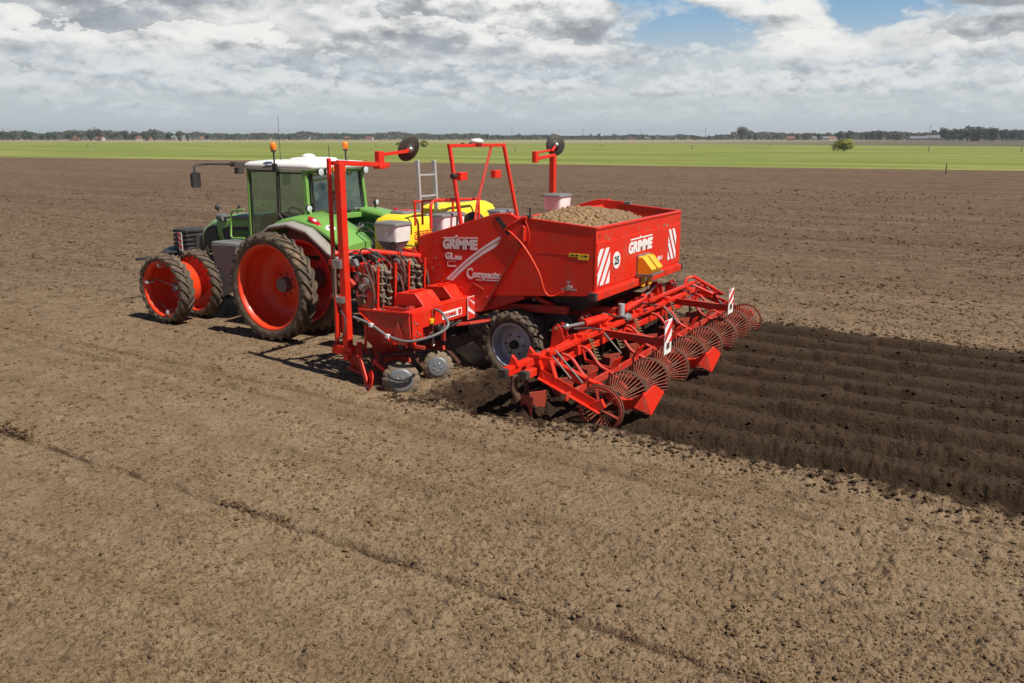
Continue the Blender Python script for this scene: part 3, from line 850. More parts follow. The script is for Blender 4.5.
# ------------------------------------------------------------------ tractor
TR = empty('tractor', (0, 0, 0))
tag(TR, 'green tractor with white cab roof and narrow orange-red dual wheels pulling the red planter', 'tractor')
for s in (1, -1):
    wheel(TR, (.10, 1.95 * s, .975), .975, .32, .745, 25, .045, 'dish', s)
    wheel(TR, (.10, 1.13 * s, .975), .975, .36, .745, 25, .045, 'dish', s)
    wheel(TR, (3.02, 2.0 * s, .685), .69, .30, .535, 22, .036, 'open', s)
    wheel(TR, (2.98, 1.28 * s, .685), .69, .32, .535, 22, .036, 'cone', s)
# chassis
m = MB()
m.span(-.45, 3.7, -.30, .30, .62, 1.22).span(1.0, 3.5, -.36, .36, .85, 1.30).span(-.5, .5, -.45, .45, .6, 1.35)
m.tube([(.1, -1.75, .975), (.1, 1.75, .975)], .13, 14).tube([(.1, -.95, .975), (.1, .95, .975)], .2, 14)
m.bar((2.98, -1.2, .70), (2.98, 1.2, .70), .22, .24).tube([(2.98, -1.85, .685), (2.98, 1.85, .685)], .09, 12)
m.span(3.6, 4.3, -.28, .28, .6, 1.0)
part('chassis', m, 'grey', TR, bevel=.015)
# bonnet
def ring(x, w, z0, z1, rr, k=7):
    pts = []
    for i in range(k + 1):
        a = math.pi / 2 * i / k
        pts.append((x, w - rr + rr * math.sin(a), z1 - rr * .8 + rr * .8 * math.cos(a)))
    pts = [(x, 0, z1 + .012)] + pts + [(x, w + .02, (z0 + z1) / 2), (x, w - .02, z0)]
    return pts + [(p[0], -p[1], p[2]) for p in reversed(pts) if abs(p[1]) > 1e-6]
bon = MB().loft([ring(1.95, .47, 1.28, 2.05, .16), ring(2.5, .46, 1.28, 2.03, .18), ring(3.1, .45, 1.26, 1.98, .2), ring(3.55, .43, 1.22, 1.87, .22), ring(3.85, .40, 1.16, 1.70, .22)])
bo = part('bonnet', bon, 'green', TR)
nose = MB().loft([ring(3.85, .395, 1.14, 1.695, .22), ring(4.02, .36, 1.10, 1.55, .2), ring(4.10, .28, 1.08, 1.36, .15)])
part('grille', nose, 'black', bo)
for s in (1, -1):
    g = MB().prism([(3.78, .445 * s, 1.24), (3.74, .445 * s, 1.58), (3.58, .455 * s, 1.72), (3.34, .463 * s, 1.76), (3.24, .467 * s, 1.28)], (0, .012 * s, 0))
    part('side_grille', g, 'black', bo)
    g = MB().prism([(3.02, .474 * s, 1.28), (3.12, .470 * s, 1.70), (2.92, .474 * s, 1.76), (2.35, .482 * s, 1.78), (2.1, .485 * s, 1.30)], (0, .012 * s, 0))
    part('engine_panel', g, 'black', bo)
    g = MB().span(2.2, 2.75, .485 * s, .50 * s, 1.42, 1.70)
    part('side_panel', g, 'green_dark', bo, bevel=.01)
# air intake cylinder, lamp on a stalk, rail beside the bonnet
part('air_pipe', MB().tube([(3.2, .46, 1.94), (2.98, .50, 1.95)], .085, 16).tube([(2.98, .50, 1.95), (1.95, .60, 2.0)], .03, 8), 'grey', TR)
part('lamp_stalk', MB().tube([(3.1, .42, 1.9), (3.17, .46, 2.02), (3.2, .48, 2.1)], .012, 6).ball((3.2, .49, 2.14), (.06, .05, .06)), 'black', TR)
part('lamp_stalk', MB().tube([(3.05, .1, 1.98), (3.07, .1, 2.08), (3.0, .1, 2.12)], .012, 6).ball((3.0, .1, 2.14), (.035, .03, .04)), 'black', TR)
# front linkage, weight and cross bar
m = MB()
for k in range(5): m.span(4.45, 4.92, -.30, .36, 1.13 + k * .095, 1.13 + k * .095 + .075)
m.span(4.4, 4.95, -.1, .16, 1.1, 1.48)
part('front_weight', m, 'black', TR, bevel=.02)
part('hazard_strip', MB().span(4.60, 4.72, .365, .375, 1.12, 1.52), 'decal_white', TR)
m = MB()
for k in range(3): m.prism([(4.60, .376, 1.16 + k * .13), (4.72, .376, 1.22 + k * .13), (4.72, .376, 1.28 + k * .13), (4.60, .376, 1.22 + k * .13)], (0, .004, 0))
part('hazard_stripe', m, 'decal_red', TR)
m = MB().bar((4.2, -.35, .75), (5.2, -.42, .7), .07, .12).bar((4.2, .35, .75), (5.2, .42, .7), .07, .12).bar((5.2, -1.1, .98), (5.2, 1.12, .98), .07, .06)
m.bar((5.2, .42, .7), (5.2, .42, 1.0), .06, .08).bar((5.2, -.42, .7), (5.2, -.42, 1.0), .06, .08)
m.lathe([(.001, -.02), (.28, -.02), (.30, 0), (.28, .02), (.001, .02)], c=(5.05, .22, 1.12), axis=(0, .25, 1), n=24)
part('front_linkage', m, 'black', TR, bevel=.008)
# cab
YR = .77
m = MB()
def cpost(a, b, w=.07, d=.06): m.bar(a, b, w, d, up=(0, 1, 0))
for s in (1, -1):
    cpost((1.88, .80 * s, 1.35), (1.86, .78 * s, 2.97), .05, .05)
    cpost((.30, .80 * s, 2.12), (.36, .76 * s, 2.96), .10, .07)
    m.prism([(.26, .79 * s, 2.22), (.60, .80 * s, 2.02), (.95, .80 * s, 2.08), (.62, .80 * s, 2.0), (.40, .80 * s, 1.70), (-.25, .80 * s, 1.72), (.1, .80 * s, 2.02)], (0, -.05 * s, 0))
    m.bar((1.86, .80 * s, 1.42), (.9, .80 * s, 1.40), .06, .05)
m.span(1.84, 1.90, -.8, .8, 1.35, 1.42)
m.bar((.34, -.74, 2.93), (.34, .74, 2.93), .06, .05).bar((.22, -.74, 2.06), (.22, .74, 2.06), .07, .10)
cab = part('cab', m, 'green', TR, bevel=.012)
m = MB()
for s in (1, -1):
    m.bar((1.06, .805 * s, 1.45), (1.05, .785 * s, 2.95), .06, .05, up=(0, 1, 0))
    m.bar((1.02, .803 * s, 2.16), (.70, .803 * s, 2.04), .05, .05).bar((1.02, .79 * s, 2.9), (.42, .78 * s, 2.9), .03, .03)
    m.bar((1.04, .803 * s, 2.14), (.62, .803 * s, 1.7), .10, .04)
    m.bar((1.84, .80 * s, 2.93), (1.08, .80 * s, 2.93), .04, .04)
    m.bar((1.80, .80 * s, 1.5), (1.80, .785 * s, 2.9), .03, .03, up=(0, 1, 0))
m.bar((.25, .66, 2.2), (.30, .66, 2.9), .04, .03, up=(0, 1, 0)).bar((.25, -.66, 2.2), (.30, -.66, 2.9), .04, .03, up=(0, 1, 0)).bar((.23, -.66, 2.16), (.23, .66, 2.16), .04, .03)
m.span(.1, 1.9, -.78, .78, 1.30, 1.38)
part('window_seal', m, 'black', cab, bevel=.008)
def pane(pts, off):
    part('window_pane', MB().prism(pts, off), 'glass', cab)
for s in (1, -1):
    pane([(1.85, .795 * s, 1.48), (1.84, .785 * s, 2.92), (1.07, .785 * s, 2.92), (1.07, .80 * s, 1.48)], (0, -.008 * s, 0))
    pane([(1.03, .80 * s, 2.17), (1.03, .785 * s, 2.90), (.41, .775 * s, 2.90), (.36, .79 * s, 2.22), (.62, .80 * s, 2.07)], (0, -.008 * s, 0))
pane([(.24, -.70, 2.18), (.24, .70, 2.18), (.31, .68, 2.90), (.31, -.68, 2.90)], (.008, 0, 0))
pane([(1.90, -.77, 1.45), (1.90, .77, 1.45), (1.88, .76, 2.92), (1.88, -.76, 2.92)], (-.008, 0, 0))
# roof
def rring(z, x0, x1, w, r=.16):
    pts = []
    for (cx, cy, a0) in ((x1 - r, w - r, 0), (x0 + r, w - r, 90), (x0 + r, -w + r, 180), (x1 - r, -w + r, 270)):
        for k in range(5):
            a = math.radians(a0 + k * 22.5)
            pts.append((cx + r * math.cos(a), cy + r * math.sin(a), z))
    return pts
ro = MB().loft([rring(2.955, .16, 1.98, .79), rring(3.0, .10, 2.04, .82), rring(3.055, .11, 2.03, .82), rring(3.10, .2, 1.94, .74), rring(3.125, .45, 1.7, .52)])
roof = part('roof', ro, 'white', TR)
part('roof_hatch', MB().loft([rring(3.12, .5, 1.25, .36, .1), rring(3.165, .53, 1.2, .33, .1), rring(3.18, .6, 1.1, .25, .1)]), 'white', roof)
part('antenna_dome', MB().ball((.95, 0.05, 3.18), (.14, .14, .07)), 'white', roof)
part('roof_vent', MB().prism([(1.42, .824, 2.985), (1.30, .824, 3.045), (1.12, .824, 3.045), (1.2, .824, 2.985)], (0, .006, 0)), 'grey', roof)
def beacon(x, y, zb, zt):
    b = empty('beacon', (x, y, zb), TR)
    part('stalk', MB().tube([(x, y, zb), (x + .02, y, zb + .08), (x + .02, y, zt - .16)], .016, 8), 'black', b)
    part('base', MB().lathe([(.001, 0), (.045, 0), (.05, .03), (.03, .035)], c=(x + .02, y, zt - .18), axis=(0, 0, 1), n=16), 'black', b)
    part('lens', MB().lathe([(.048, 0), (.06, .02), (.062, .10), (.05, .135), (.001, .15)], c=(x + .02, y, zt - .15), axis=(0, 0, 1), n=18), 'orange_lens', b)
beacon(1.08, .80, 2.98, 3.47); beacon(.34, -.36, 3.06, 3.48)
part('bracket', MB().box((1.06, .83, 2.99), (.12, .05, .16)), 'black', TR, bevel=.01)
part('whip_antenna', MB().tube([(1.3, .45, 3.08), (1.3, .45, 3.95)], [.006, .003], 6), 'black', TR)
part('whip_antenna', MB().tube([(.55, -.1, 3.1), (.55, -.1, 3.4)], [.008, .006], 6), 'black', TR)
# lamps at the rear roof edge, rear plate
for y in (.62, .42, -.62):
    wl = part('work_lamp', MB().lathe([(.001, .06), (.05, .05), (.075, 0), (.075, -.02)], c=(.10, y, 2.93), axis=(1, 0, 0), n=16), 'black', TR)
    part('lens', MB().lathe([(.068, -.022), (.04, -.03), (.001, -.032)], c=(.10, y, 2.93), axis=(1, 0, 0), n=16), 'lamp_glass', wl)
part('signal_plate', MB().span(.085, .10, -.05, .30, 2.93, 3.03), 'decal_orange', TR)
m = MB(); rr2 = random.Random(2)
for k in range(7): m.span(.081, .085, -.03 + k * .045, .0 + k * .045, 2.955, 3.005)
part('plate_mark', m, 'decal_red', TR)
# mirrors
ma = part('mirror_arm', MB().bar((1.95, .55, 3.02), (1.98, 1.05, 3.05), .12, .09).tube([(1.98, 1.0, 3.05), (1.98, 1.5, 3.07), (1.98, 1.86, 3.07), (1.98, 1.92, 3.04), (1.98, 1.93, 2.86)], .022, 8).box((1.93, .93, 2.93), (.10, .16, .12)), 'black', TR, bevel=.01)
part('mirror', MB().loft([[(1.96 + .03 * dx2, 1.93 + .09 * dy, 2.79 + .14 * dz2) for dy, dz2 in ((-1, -.9), (-.6, -1), (.6, -1), (1, -.8), (1, .8), (.6, 1), (-.6, 1), (-1, .9))] for dx2 in (-1, 1)], smooth=False), 'black', ma, bevel=.01)
ma = part('mirror_arm', MB().bar((1.95, -.55, 3.02), (1.98, -1.05, 3.05), .12, .09).tube([(1.98, -1.0, 3.05), (1.98, -1.86, 3.07), (1.98, -1.93, 2.86)], .022, 8), 'black', TR, bevel=.01)
part('mirror', MB().box((1.96, -1.93, 2.79), (.06, .18, .28)), 'black', ma, bevel=.02)
# fenders
ARC = [(1.20, 1.38), (1.08, 1.62), (0.92, 1.82), (.62, 2.0), (.17, 2.07), (-.31, 1.97), (-.60, 1.78), (-.82, 1.62), (-1.0, 1.54), (-1.22, 1.50)]
for s in (1, -1):
    fe = empty('fender', (.1, 1.0 * s, 1.6), TR)
    m = MB()
    rings = [[(x, 1.30 * s, z + .012), (x, 1.47 * s, z - .01), (x, 1.50 * s, z - .035), (x, 1.495 * s, z - .09 if i < 8 else z - .06), (x, 1.45 * s, z - .05), (x, 1.30 * s, z - .03)] for i, (x, z) in enumerate(ARC)]
    m.loft(rings)
    part('fender_lip', m, 'lip', fe)
    m = MB()
    grn = [(.9, 1.86), (.62, 2.03), (.17, 2.11), (-.31, 2.03), (-.60, 1.90), (-.82, 1.78), (-1.02, 1.64)]
    rings = [[(x, .55 * s, z + .09 if x < .4 else z), (x, .80 * s, z + .08), (x, 1.12 * s, z + .05), (x, 1.30 * s, z + .005), (x, 1.30 * s, z - .06), (x, .55 * s, z - .06)] for (x, z) in grn]
    m.loft(rings)
    part('fender_top', m, 'green', fe)
    m = MB().prism([(1.1, .56 * s, 1.3), (.9, .56 * s, 1.86), (.17, .56 * s, 2.1), (-.6, .56 * s, 1.86), (-.98, .56 * s, 1.58), (-.7, .56 * s, 1.2)], (0, .03 * s, 0))
    part('inner_panel', m, 'green_dark', fe)
    m = MB().prism([(-1.03, .57 * s, 1.60), (-1.03, 1.29 * s, 1.60), (-1.06, 1.29 * s, 1.50), (-1.06, .57 * s, 1.50)], (.03, 0, 0))
    part('rear_panel', m, 'lip', fe)
    # oval tail lamp on the outer slope
    def on(x):      # top surface height of the green at x
        for (a, b) in zip(grn, grn[1:]):
            if a[0] >= x >= b[0]: return a[1] + (b[1] - a[1]) * (a[0] - x) / (a[0] - b[0])
        return 1.6
    c = Vector((-.26, 1.20 * s, on(-.26) + .035)); tdir = Vector((-.29, 0, -.16)).normalized(); nd = tdir.cross(Vector((0, -1, 0))).normalized()
    if nd.z < 0: nd = -nd
    nd = (nd + Vector((0, .35 * s, 0))).normalized(); bd = nd.cross(tdir)
    m = MB()
    ov = [[c + tdir * (.17 * k * math.cos(a)) + bd * (.062 * k * math.sin(a)) + nd * hgt for a in [2 * math.pi * i / 20 for i in range(20)]] for k, hgt in ((1, -.02), (1, .015), (.8, .03), (.3, .036))]
    m.loft(ov)
    tl = part('tail_lamp', m, 'red_lens', fe)
    m = MB().loft([[c + tdir * (.045 * math.cos(a)) + bd * (.03 * math.sin(a)) + nd * hg for a in [2 * math.pi * i / 12 for i in range(12)]] for hg in (.03, .042)])
    part('lens', m, 'lamp_glass', tl)
    c2 = Vector((-.56, 1.12 * s, on(-.56) + .055))
    m = MB().loft([[c2 + tdir * (.085 * math.cos(a)) + bd * (.085 * math.sin(a)) + nd * hg for a in [2 * math.pi * i / 20 for i in range(20)]] for hg in (-.01, .006)])
    sd = part('speed_disc', m, 'decal_white', fe)
    if s > 0:
        text_part('number', '40', .10, c2 - tdir * .06 - bd * .035 * (1 if bd.z > 0 else -1) + nd * .008, tdir, bd if bd.z > 0 else -bd, 'decal_black', sd)
    for k in range(5):
        part('black_mark', MB().ball((-.58 - k * .075, 1.300 * s, 1.75 - k * .012), (.026, .012, .024), 10, 6), 'decal_black', fe)
    part('reflector', MB().box((-1.02, 1.44 * s, 1.50), (.03, .10, .035)), 'red_lens', fe, bevel=.004)
    m = MB().tube([(.22, .92 * s, 2.05), (.16, .93 * s, 2.16), (.14, .94 * s, 2.24)], .02, 8)
    lp = part('side_lamp', m.lathe([(.001, .05), (.05, .04), (.065, 0), (.06, -.03), (.001, -.035)], c=(.13, .94 * s, 2.28), axis=(1, -.2 * s, 0), n=16), 'black', fe)
    part('lens', MB().lathe([(.055, -.033), (.001, -.045)], c=(.13, .94 * s, 2.28), axis=(1, -.2 * s, 0), n=14), 'lamp_glass', lp)
part('amber_lamp', MB().box((-1.05, -.68, 1.57), (.03, .14, .05)), 'orange_lens', TR, bevel=.008)
# steps, tank, hand rail
m = MB().span(1.72, 2.52, .55, 1.27, 1.44, 1.56).span(1.75, 2.50, .62, 1.22, .80, 1.43)
part('fuel_tank', m, 'grey', TR, bevel=.03)
m = MB().prism([(2.42, 1.24, .42), (2.48, 1.30, 1.50), (1.75, 1.30, 1.53), (1.95, 1.24, .62)], (0, -.03, 0))
part('tank_panel', m, 'grey', TR, bevel=.008)
m = MB()
for k in range(4): m.span(2.36 - .02 * k, 2.66, 1.0, 1.24, .42 + k * .26, .46 + k * .26)
m.bar((2.66, 1.22, .38), (2.70, 1.22, 1.45), .04, .03).bar((2.66, 1.0, .38), (2.70, 1.0, 1.45), .04, .03)
part('steps', m, 'black', TR, bevel=.006)
part('hand_rail', MB().tube([(1.95, .92, 1.62), (2.28, .92, 1.60), (2.33, .92, 1.64), (2.28, .92, 2.08), (2.22, .92, 2.15), (1.90, .92, 2.18)], .02, 8), 'green', TR)
# seat, wheel and console in the cab
m = MB().box((.78, 0, 1.72), (.5, .5, .14)).box((.52, 0, 2.06), (.14, .48, .62)).box((.47, 0, 2.46), (.10, .26, .16)).span(.6, .95, -.16, .16, 1.38, 1.66)
m.box((.85, -.36, 1.92), (.55, .16, .12))
part('driver_seat', m, 'seat_cloth', TR, bevel=.04)
m = MB().bar((1.72, 0, 1.4), (1.45, 0, 2.0), .12, .12)
m.tube([(1.42 + .19 * .55 * math.cos(a), .19 * math.sin(a), 2.02 + .19 * .8 * math.cos(a)) for a in [2 * math.pi * i / 20 for i in range(20)]], .016, 6, closed=True)
m.span(1.55, 1.85, -.35, .35, 1.5, 1.78)
part('steering_wheel', m, 'black', TR)
# rear linkage
m = MB()
for s in (1, -1):
    m.bar((-.35, .45 * s, .72), (-1.45, .52 * s, .62), .07, .10).bar((-.35, .38 * s, 1.45), (-1.0, .45 * s, 1.35), .08, .08).tube([(-.95, .45 * s, 1.35), (-1.1, .50 * s, .68)], .035, 8)
m.tube([(-.4, 0, 1.3), (-1.5, 0, 1.25)], .04, 8).span(-.62, -.42, -.34, .34, 1.02, 1.6)
part('rear_linkage', m, 'black', TR)
rh = random.Random(11)
for k in range(26):
    y0 = rh.uniform(-.3, .75); y1 = y0 + rh.uniform(-.1, .5)
    x1 = rh.uniform(-1.9, -1.3)
    z0 = rh.uniform(1.15, 2.0)
    p = [(-.55, y0, z0), (-.8, y0 + rh.uniform(-.1, .2), z0 - rh.uniform(-.15, .3)), (-1.1, (y0 + y1) / 2 + rh.uniform(-.2, .2), z0 - rh.uniform(-.1, .5)), ((x1 - 1.1) / 2 - .2, y1 + rh.uniform(-.15, .15), rh.uniform(1.0, 1.9)), (x1, y1, rh.uniform(1.0, 1.8))]
    q = []
    for i in range(13):      # smooth through the points
        t = i / 12 * 4; j = min(3, int(t)); u = t - j
        P = [Vector(p[max(0, min(4, j + d))]) for d in (-1, 0, 1, 2)]
        q.append(.5 * ((2 * P[1]) + (P[2] - P[0]) * u + (2 * P[0] - 5 * P[1] + 4 * P[2] - P[3]) * u * u + (3 * P[1] - P[0] - 3 * P[2] + P[3]) * u ** 3))
    part('hydraulic_hose', MB().tube(q, .012 + .006 * rh.random(), 6), 'hose' if rh.random() < .7 else 'grey', TR)
for k in range(16): part('coupling', MB().box((rh.uniform(-.75, -.5), rh.uniform(.1, .75), rh.uniform(1.2, 2.0)), (.09, .06, .06), Matrix.Rotation(rh.random() * 3, 3, 'X')), 'grey', TR, bevel=.008)
# driver, seen through the glass
def skin_figure(name, joints, edges, mat, parent=None, sub=1):
    me = bpy.data.meshes.new(name)
    me.from_pydata([j[0] for j in joints], edges, [])
    o = put_mesh(name, me, None, parent)
    o.modifiers.new('skin', 'SKIN')
    sv = me.skin_vertices[0].data
    for i, j in enumerate(joints):
        r = j[1] if hasattr(j[1], '__len__') else (j[1], j[1])
        sv[i].radius = r; sv[i].use_root = (i == 0)
    ss = o.modifiers.new('sub', 'SUBSURF'); ss.levels = sub; ss.render_levels = sub
    dg = bpy.context.evaluated_depsgraph_get(); dg.update()
    me2 = bpy.data.meshes.new_from_object(o.evaluated_get(dg))
    o.modifiers.clear(); o.data = me2; bpy.data.meshes.remove(me)
    me2.name = name
    me2.materials.clear(); me2.materials.append(MATS[mat])
    for p in me2.polygons: p.use_smooth = True
    return o
J = [((.70, 0, 1.84), (.17, .14)), ((.66, 0, 2.02), (.16, .12)), ((.65, 0, 2.20), (.19, .12)), ((.66, 0, 2.34), (.10, .09)), ((.68, 0, 2.42), .058),
     ((.69, .20, 2.29), .07), ((.84, .27, 2.06), .052), ((1.10, .20, 2.0), .042), ((1.30, .16, 2.06), .036),
     ((.69, -.20, 2.29), .07), ((.78, -.30, 2.06), .052), ((1.02, -.33, 1.99), .042), ((1.13, -.33, 2.01), .036),
     ((.78, .11, 1.82), .10), ((1.18, .15, 1.86), .075), ((1.26, .15, 1.48), .055), ((1.42, .15, 1.42), .045),
     ((.78, -.11, 1.82), .10), ((1.18, -.15, 1.86), .075), ((1.26, -.15, 1.48), .055), ((1.42, -.15, 1.42), .045),
     ((.70, 0, 2.50), (.075, .085)), ((.71, 0, 2.58), (.082, .095)), ((.71, 0, 2.66), (.06, .07))]
Eg = [(0, 1), (1, 2), (2, 3), (3, 4), (3, 5), (5, 6), (6, 7), (7, 8), (3, 9), (9, 10), (10, 11), (11, 12), (0, 13), (13, 14), (14, 15), (15, 16), (0, 17), (17, 18), (18, 19), (19, 20), (4, 21), (21, 22), (22, 23)]
dr = skin_figure('person', J, Eg, 'shirt', sub=2)
tag(dr, 'person in dark clothing sitting at the wheel inside the tractor cab', 'person')
m = MB()
m.ball((.72, 0, 2.57), (.098, .080, .118), 16, 12).ball((.822, 0, 2.555), (.022, .014, .022), 8, 6)
m.ball((.715, .081, 2.56), (.02, .012, .032), 8, 6).ball((.715, -.081, 2.56), (.02, .012, .032), 8, 6)
part('face', m, 'skin', dr)
m = MB().ball((.800, .032, 2.585), (.012, .014, .009), 8, 6).ball((.800, -.032, 2.585), (.012, .014, .009), 8, 6).box((.812, 0, 2.512), (.01, .045, .008))
part('eyes', m, 'hair', dr)
m = MB().ball((.700, 0, 2.612), (.105, .088, .090), 16, 10)
part('hair', m, 'hair', dr)
for s, (hx, hy, hz2) in ((1, (1.33, .155, 2.07)), (-1, (1.16, -.33, 2.015))):
    m = MB().loft([[(hx + .0, hy + .038 * math.cos(a), hz2 + .016 * math.sin(a)) for a in [2 * math.pi * i / 10 for i in range(10)]], [(hx + .08, hy + .042 * math.cos(a), hz2 + .015 * math.sin(a)) for a in [2 * math.pi * i / 10 for i in range(10)]]])
    for k, L in enumerate((.060, .075, .080, .066)):
        y = hy - .033 + k * .022
        m.tube([(hx + .07, y, hz2), (hx + .07 + L * .5, y, hz2 + .004), (hx + .07 + L * .8, y, hz2 - .022), (hx + .07 + L * .72, y, hz2 - .045)], [.010, .0095, .009, .007], 8)
    m.tube([(hx + .02, hy - .036 * s, hz2), (hx + .055, hy - .06 * s, hz2 - .008), (hx + .085, hy - .058 * s, hz2 - .026)], [.012, .011, .008], 8)
    part('hand', m, 'skin', dr)

# ------------------------------------------------------------------ potato planter
PL = empty('potato_planter', (-4.6, 0, 0))
tag(PL, 'red trailed potato planter with a full hopper and rear ridging rollers behind the green tractor', 'planter')
HX0, HX1, HY = -6.06, -4.75, 1.65       # hopper rear, front, half width
ZT, ZB = 2.31, 1.36
# --- hopper
hop = empty('hopper', (-5.4, 0, 1.3), PL)
for s in (1, -1):
    if s > 0: prof = [(HX0, 1.36), (HX0, ZT), (-5.0, 2.385), (-4.86, 2.40), (-3.9, 2.2), (-3.6, 1.6), (-4.05, 1.18)]
    else:     prof = [(HX0, 1.36), (HX0, ZT), (-5.08, 2.385), (-5.0, 2.45), (-4.62, 2.46), (-3.9, 2.2), (-3.6, 1.6), (-4.05, 1.18)]
    part('side_wall', MB().prism([(x, HY * s, z) for x, z in prof], (0, -.035 * s, 0)), 'red', hop, bevel=.006)
    part('rim_tube', MB().bar((HX0 - .01, (HY - .016) * s, ZT + .012), (-4.95, (HY - .016) * s, 2.405), .055, .03), 'red', hop, bevel=.006)
part('rear_wall', MB().span(HX0 - .02, HX0 + .02, -HY, HY, 1.42, ZT).span(HX0 - .032, HX0 - .02, -HY + .01, HY - .01, 1.46, 2.12), 'red', hop, bevel=.006)
part('rim_tube', MB().span(HX0 - .035, HX0 + .03, -HY, HY, ZT - .012, ZT + .026), 'red', hop, bevel=.008)
part('front_wall', MB().prism([(-4.62, -HY + .04, 2.38), (-4.62, HY - .04, 2.38), (-5.0, HY - .04, 1.3), (-5.0, -HY + .04, 1.3)], (.03, 0, 0)), 'red', hop)
part('hopper_floor', MB().prism([(HX0, -HY + .04, 1.42), (HX0, HY - .04, 1.42), (-4.2, HY - .04, 1.16), (-4.2, -HY + .04, 1.16)], (0, 0, .03)), 'red_dirty', hop)
# lower rear light beam with end caps and lamp clusters
lb = part('light_beam', MB().span(-6.15, -6.03, -1.60, 1.70, 1.31, 1.425), 'red', hop, bevel=.012)
part('end_cap', MB().span(-6.152, -6.028, 1.70, 1.775, 1.308, 1.427), 'black', lb, bevel=.01)
part('end_cap', MB().span(-6.152, -6.028, -1.66, -1.60, 1.308, 1.427), 'black', lb, bevel=.01)
for y in (1.45, 1.36, .58, .50, -.82, -.90, -1.30, -1.45):
    part('clip', MB().span(-6.158, -6.15, y - .014, y + .014, 1.315, 1.42), 'red_dirty', lb, bevel=.003)
for (y, z) in ((1.55, 2.22), (1.55, 1.50), (.9, 2.14), (1.15, 1.78), (1.12, 1.66), (-.9, 2.15), (-1.52, 2.2), (-1.2, 1.55), (.45, 1.52), (-.55, 1.55), (1.0, 1.55), (-1.1, 1.85)):
    part('bolt', MB().lathe([(.001, -.012), (.014, -.012), (.014, 0)], c=(HX0 - .03, y, z), axis=(1, 0, 0), n=8, smooth=False), 'chrome', hop)
# rear writing and marks (plane faces -X; the reader's right is -Y)
RX = HX0 - .036
def rear_text(name, body, size, y, z, mat='decal_white', w=None, **k):
    return text_part(name, body, size, (RX, y, z), (0, -1, .0), (0, 0, 1), mat, hop, width=w, **k)
rear_text('lettering', 'GRIMME', .225, .56, 1.845, w=.94, bold=.012, shear=.15)
part('lettering_bar', MB().span(RX - .002, RX + .002, .50, .14, 2.035, 2.055).span(RX - .002, RX + .002, .08, -.36, 2.035, 2.055).lathe([(.001, -.002), (.024, -.002), (.024, .002)], c=(RX, .11, 2.05), axis=(1, 0, 0), n=14), 'decal_white', hop)
sd = part('speed_disc', MB().lathe([(.001, -.003), (.125, -.003), (.125, .003)], c=(RX, .98, 1.80), axis=(1, 0, 0), n=28, smooth=False), 'decal_white', hop)
text_part('number', '25', .16, (RX - .005, 1.065, 1.745), (0, -1, 0), (0, 0, 1), 'decal_black', sd, bold=.006, width=.16)
rear_text('lettering', '63-1', .09, -.62, 1.60, w=.20, bold=.004)
def stripes(y0, y1, z0, z1, slope, n, parent):
    """white diagonal bands clipped to a panel on the rear wall"""
    w = (z1 - z0) / n
    for k in range(-2, n + 2):
        pts = []
        # band between lines z = z0 + k*w*1.0 + slope*(t), t across 0..1
        quad = [(0, z0 + k * w), (1, z0 + k * w + slope), (1, z0 + k * w + slope + w * .6), (0, z0 + k * w + w * .6)]
        def clip(poly, f):
            out = []
            for i, p in enumerate(poly):
                q = poly[i - 1]; a, b = f(q), f(p)
                if a * b < 0:
                    t = a / (a - b); out.append((q[0] + (p[0] - q[0]) * t, q[1] + (p[1] - q[1]) * t))
                if b >= 0: out.append(p)
            return out
        quad = clip(quad, lambda p: p[1] - z0)
        if quad: quad = clip(quad, lambda p: z1 - p[1])
        if len(quad) >= 3:
            part('warning_stripe', MB().prism([(RX, y0 + (y1 - y0) * t, z) for t, z in quad], (-.003, 0, 0)), 'decal_white', parent)
stripes(1.62, 1.22, 1.50, 2.02, .55, 2, hop)
stripes(-1.06, -1.42, 1.55, 2.06, -.55, 2, hop)
# yellow wheel chock and its holder
ck = part('wheel_chock', MB().prism([(-6.10, .24, 1.76), (-6.20, .24, 1.76), (-6.36, .24, 1.58), (-6.32, .24, 1.50), (-6.10, .24, 1.42)], (0, -.19, 0)), 'chock_yellow', hop, bevel=.012)
part('wheel_chock', MB().prism([(-6.10, -.01, 1.76), (-6.20, -.01, 1.76), (-6.36, -.01, 1.58), (-6.32, -.01, 1.50), (-6.10, -.01, 1.42)], (0, -.19, 0)), 'chock_yellow', hop, bevel=.012)
part('chock_holder', MB().span(-6.17, -6.09, -.25, .23, 1.36, 1.44).span(-6.12, -6.09, -.24, .24, 1.38, 1.78).span(-6.38, -6.10, .245, .255, 1.46, 1.50).bar((-6.36, .25, 1.50), (-6.36, -.22, 1.50), .02, .03), 'grey', hop, bevel=.004)
for y in (.14, -.12): part('yellow_foot', MB().span(-6.19, -6.155, y - .06, y + .06, 1.29, 1.46), 'chock_yellow', hop, bevel=.004)
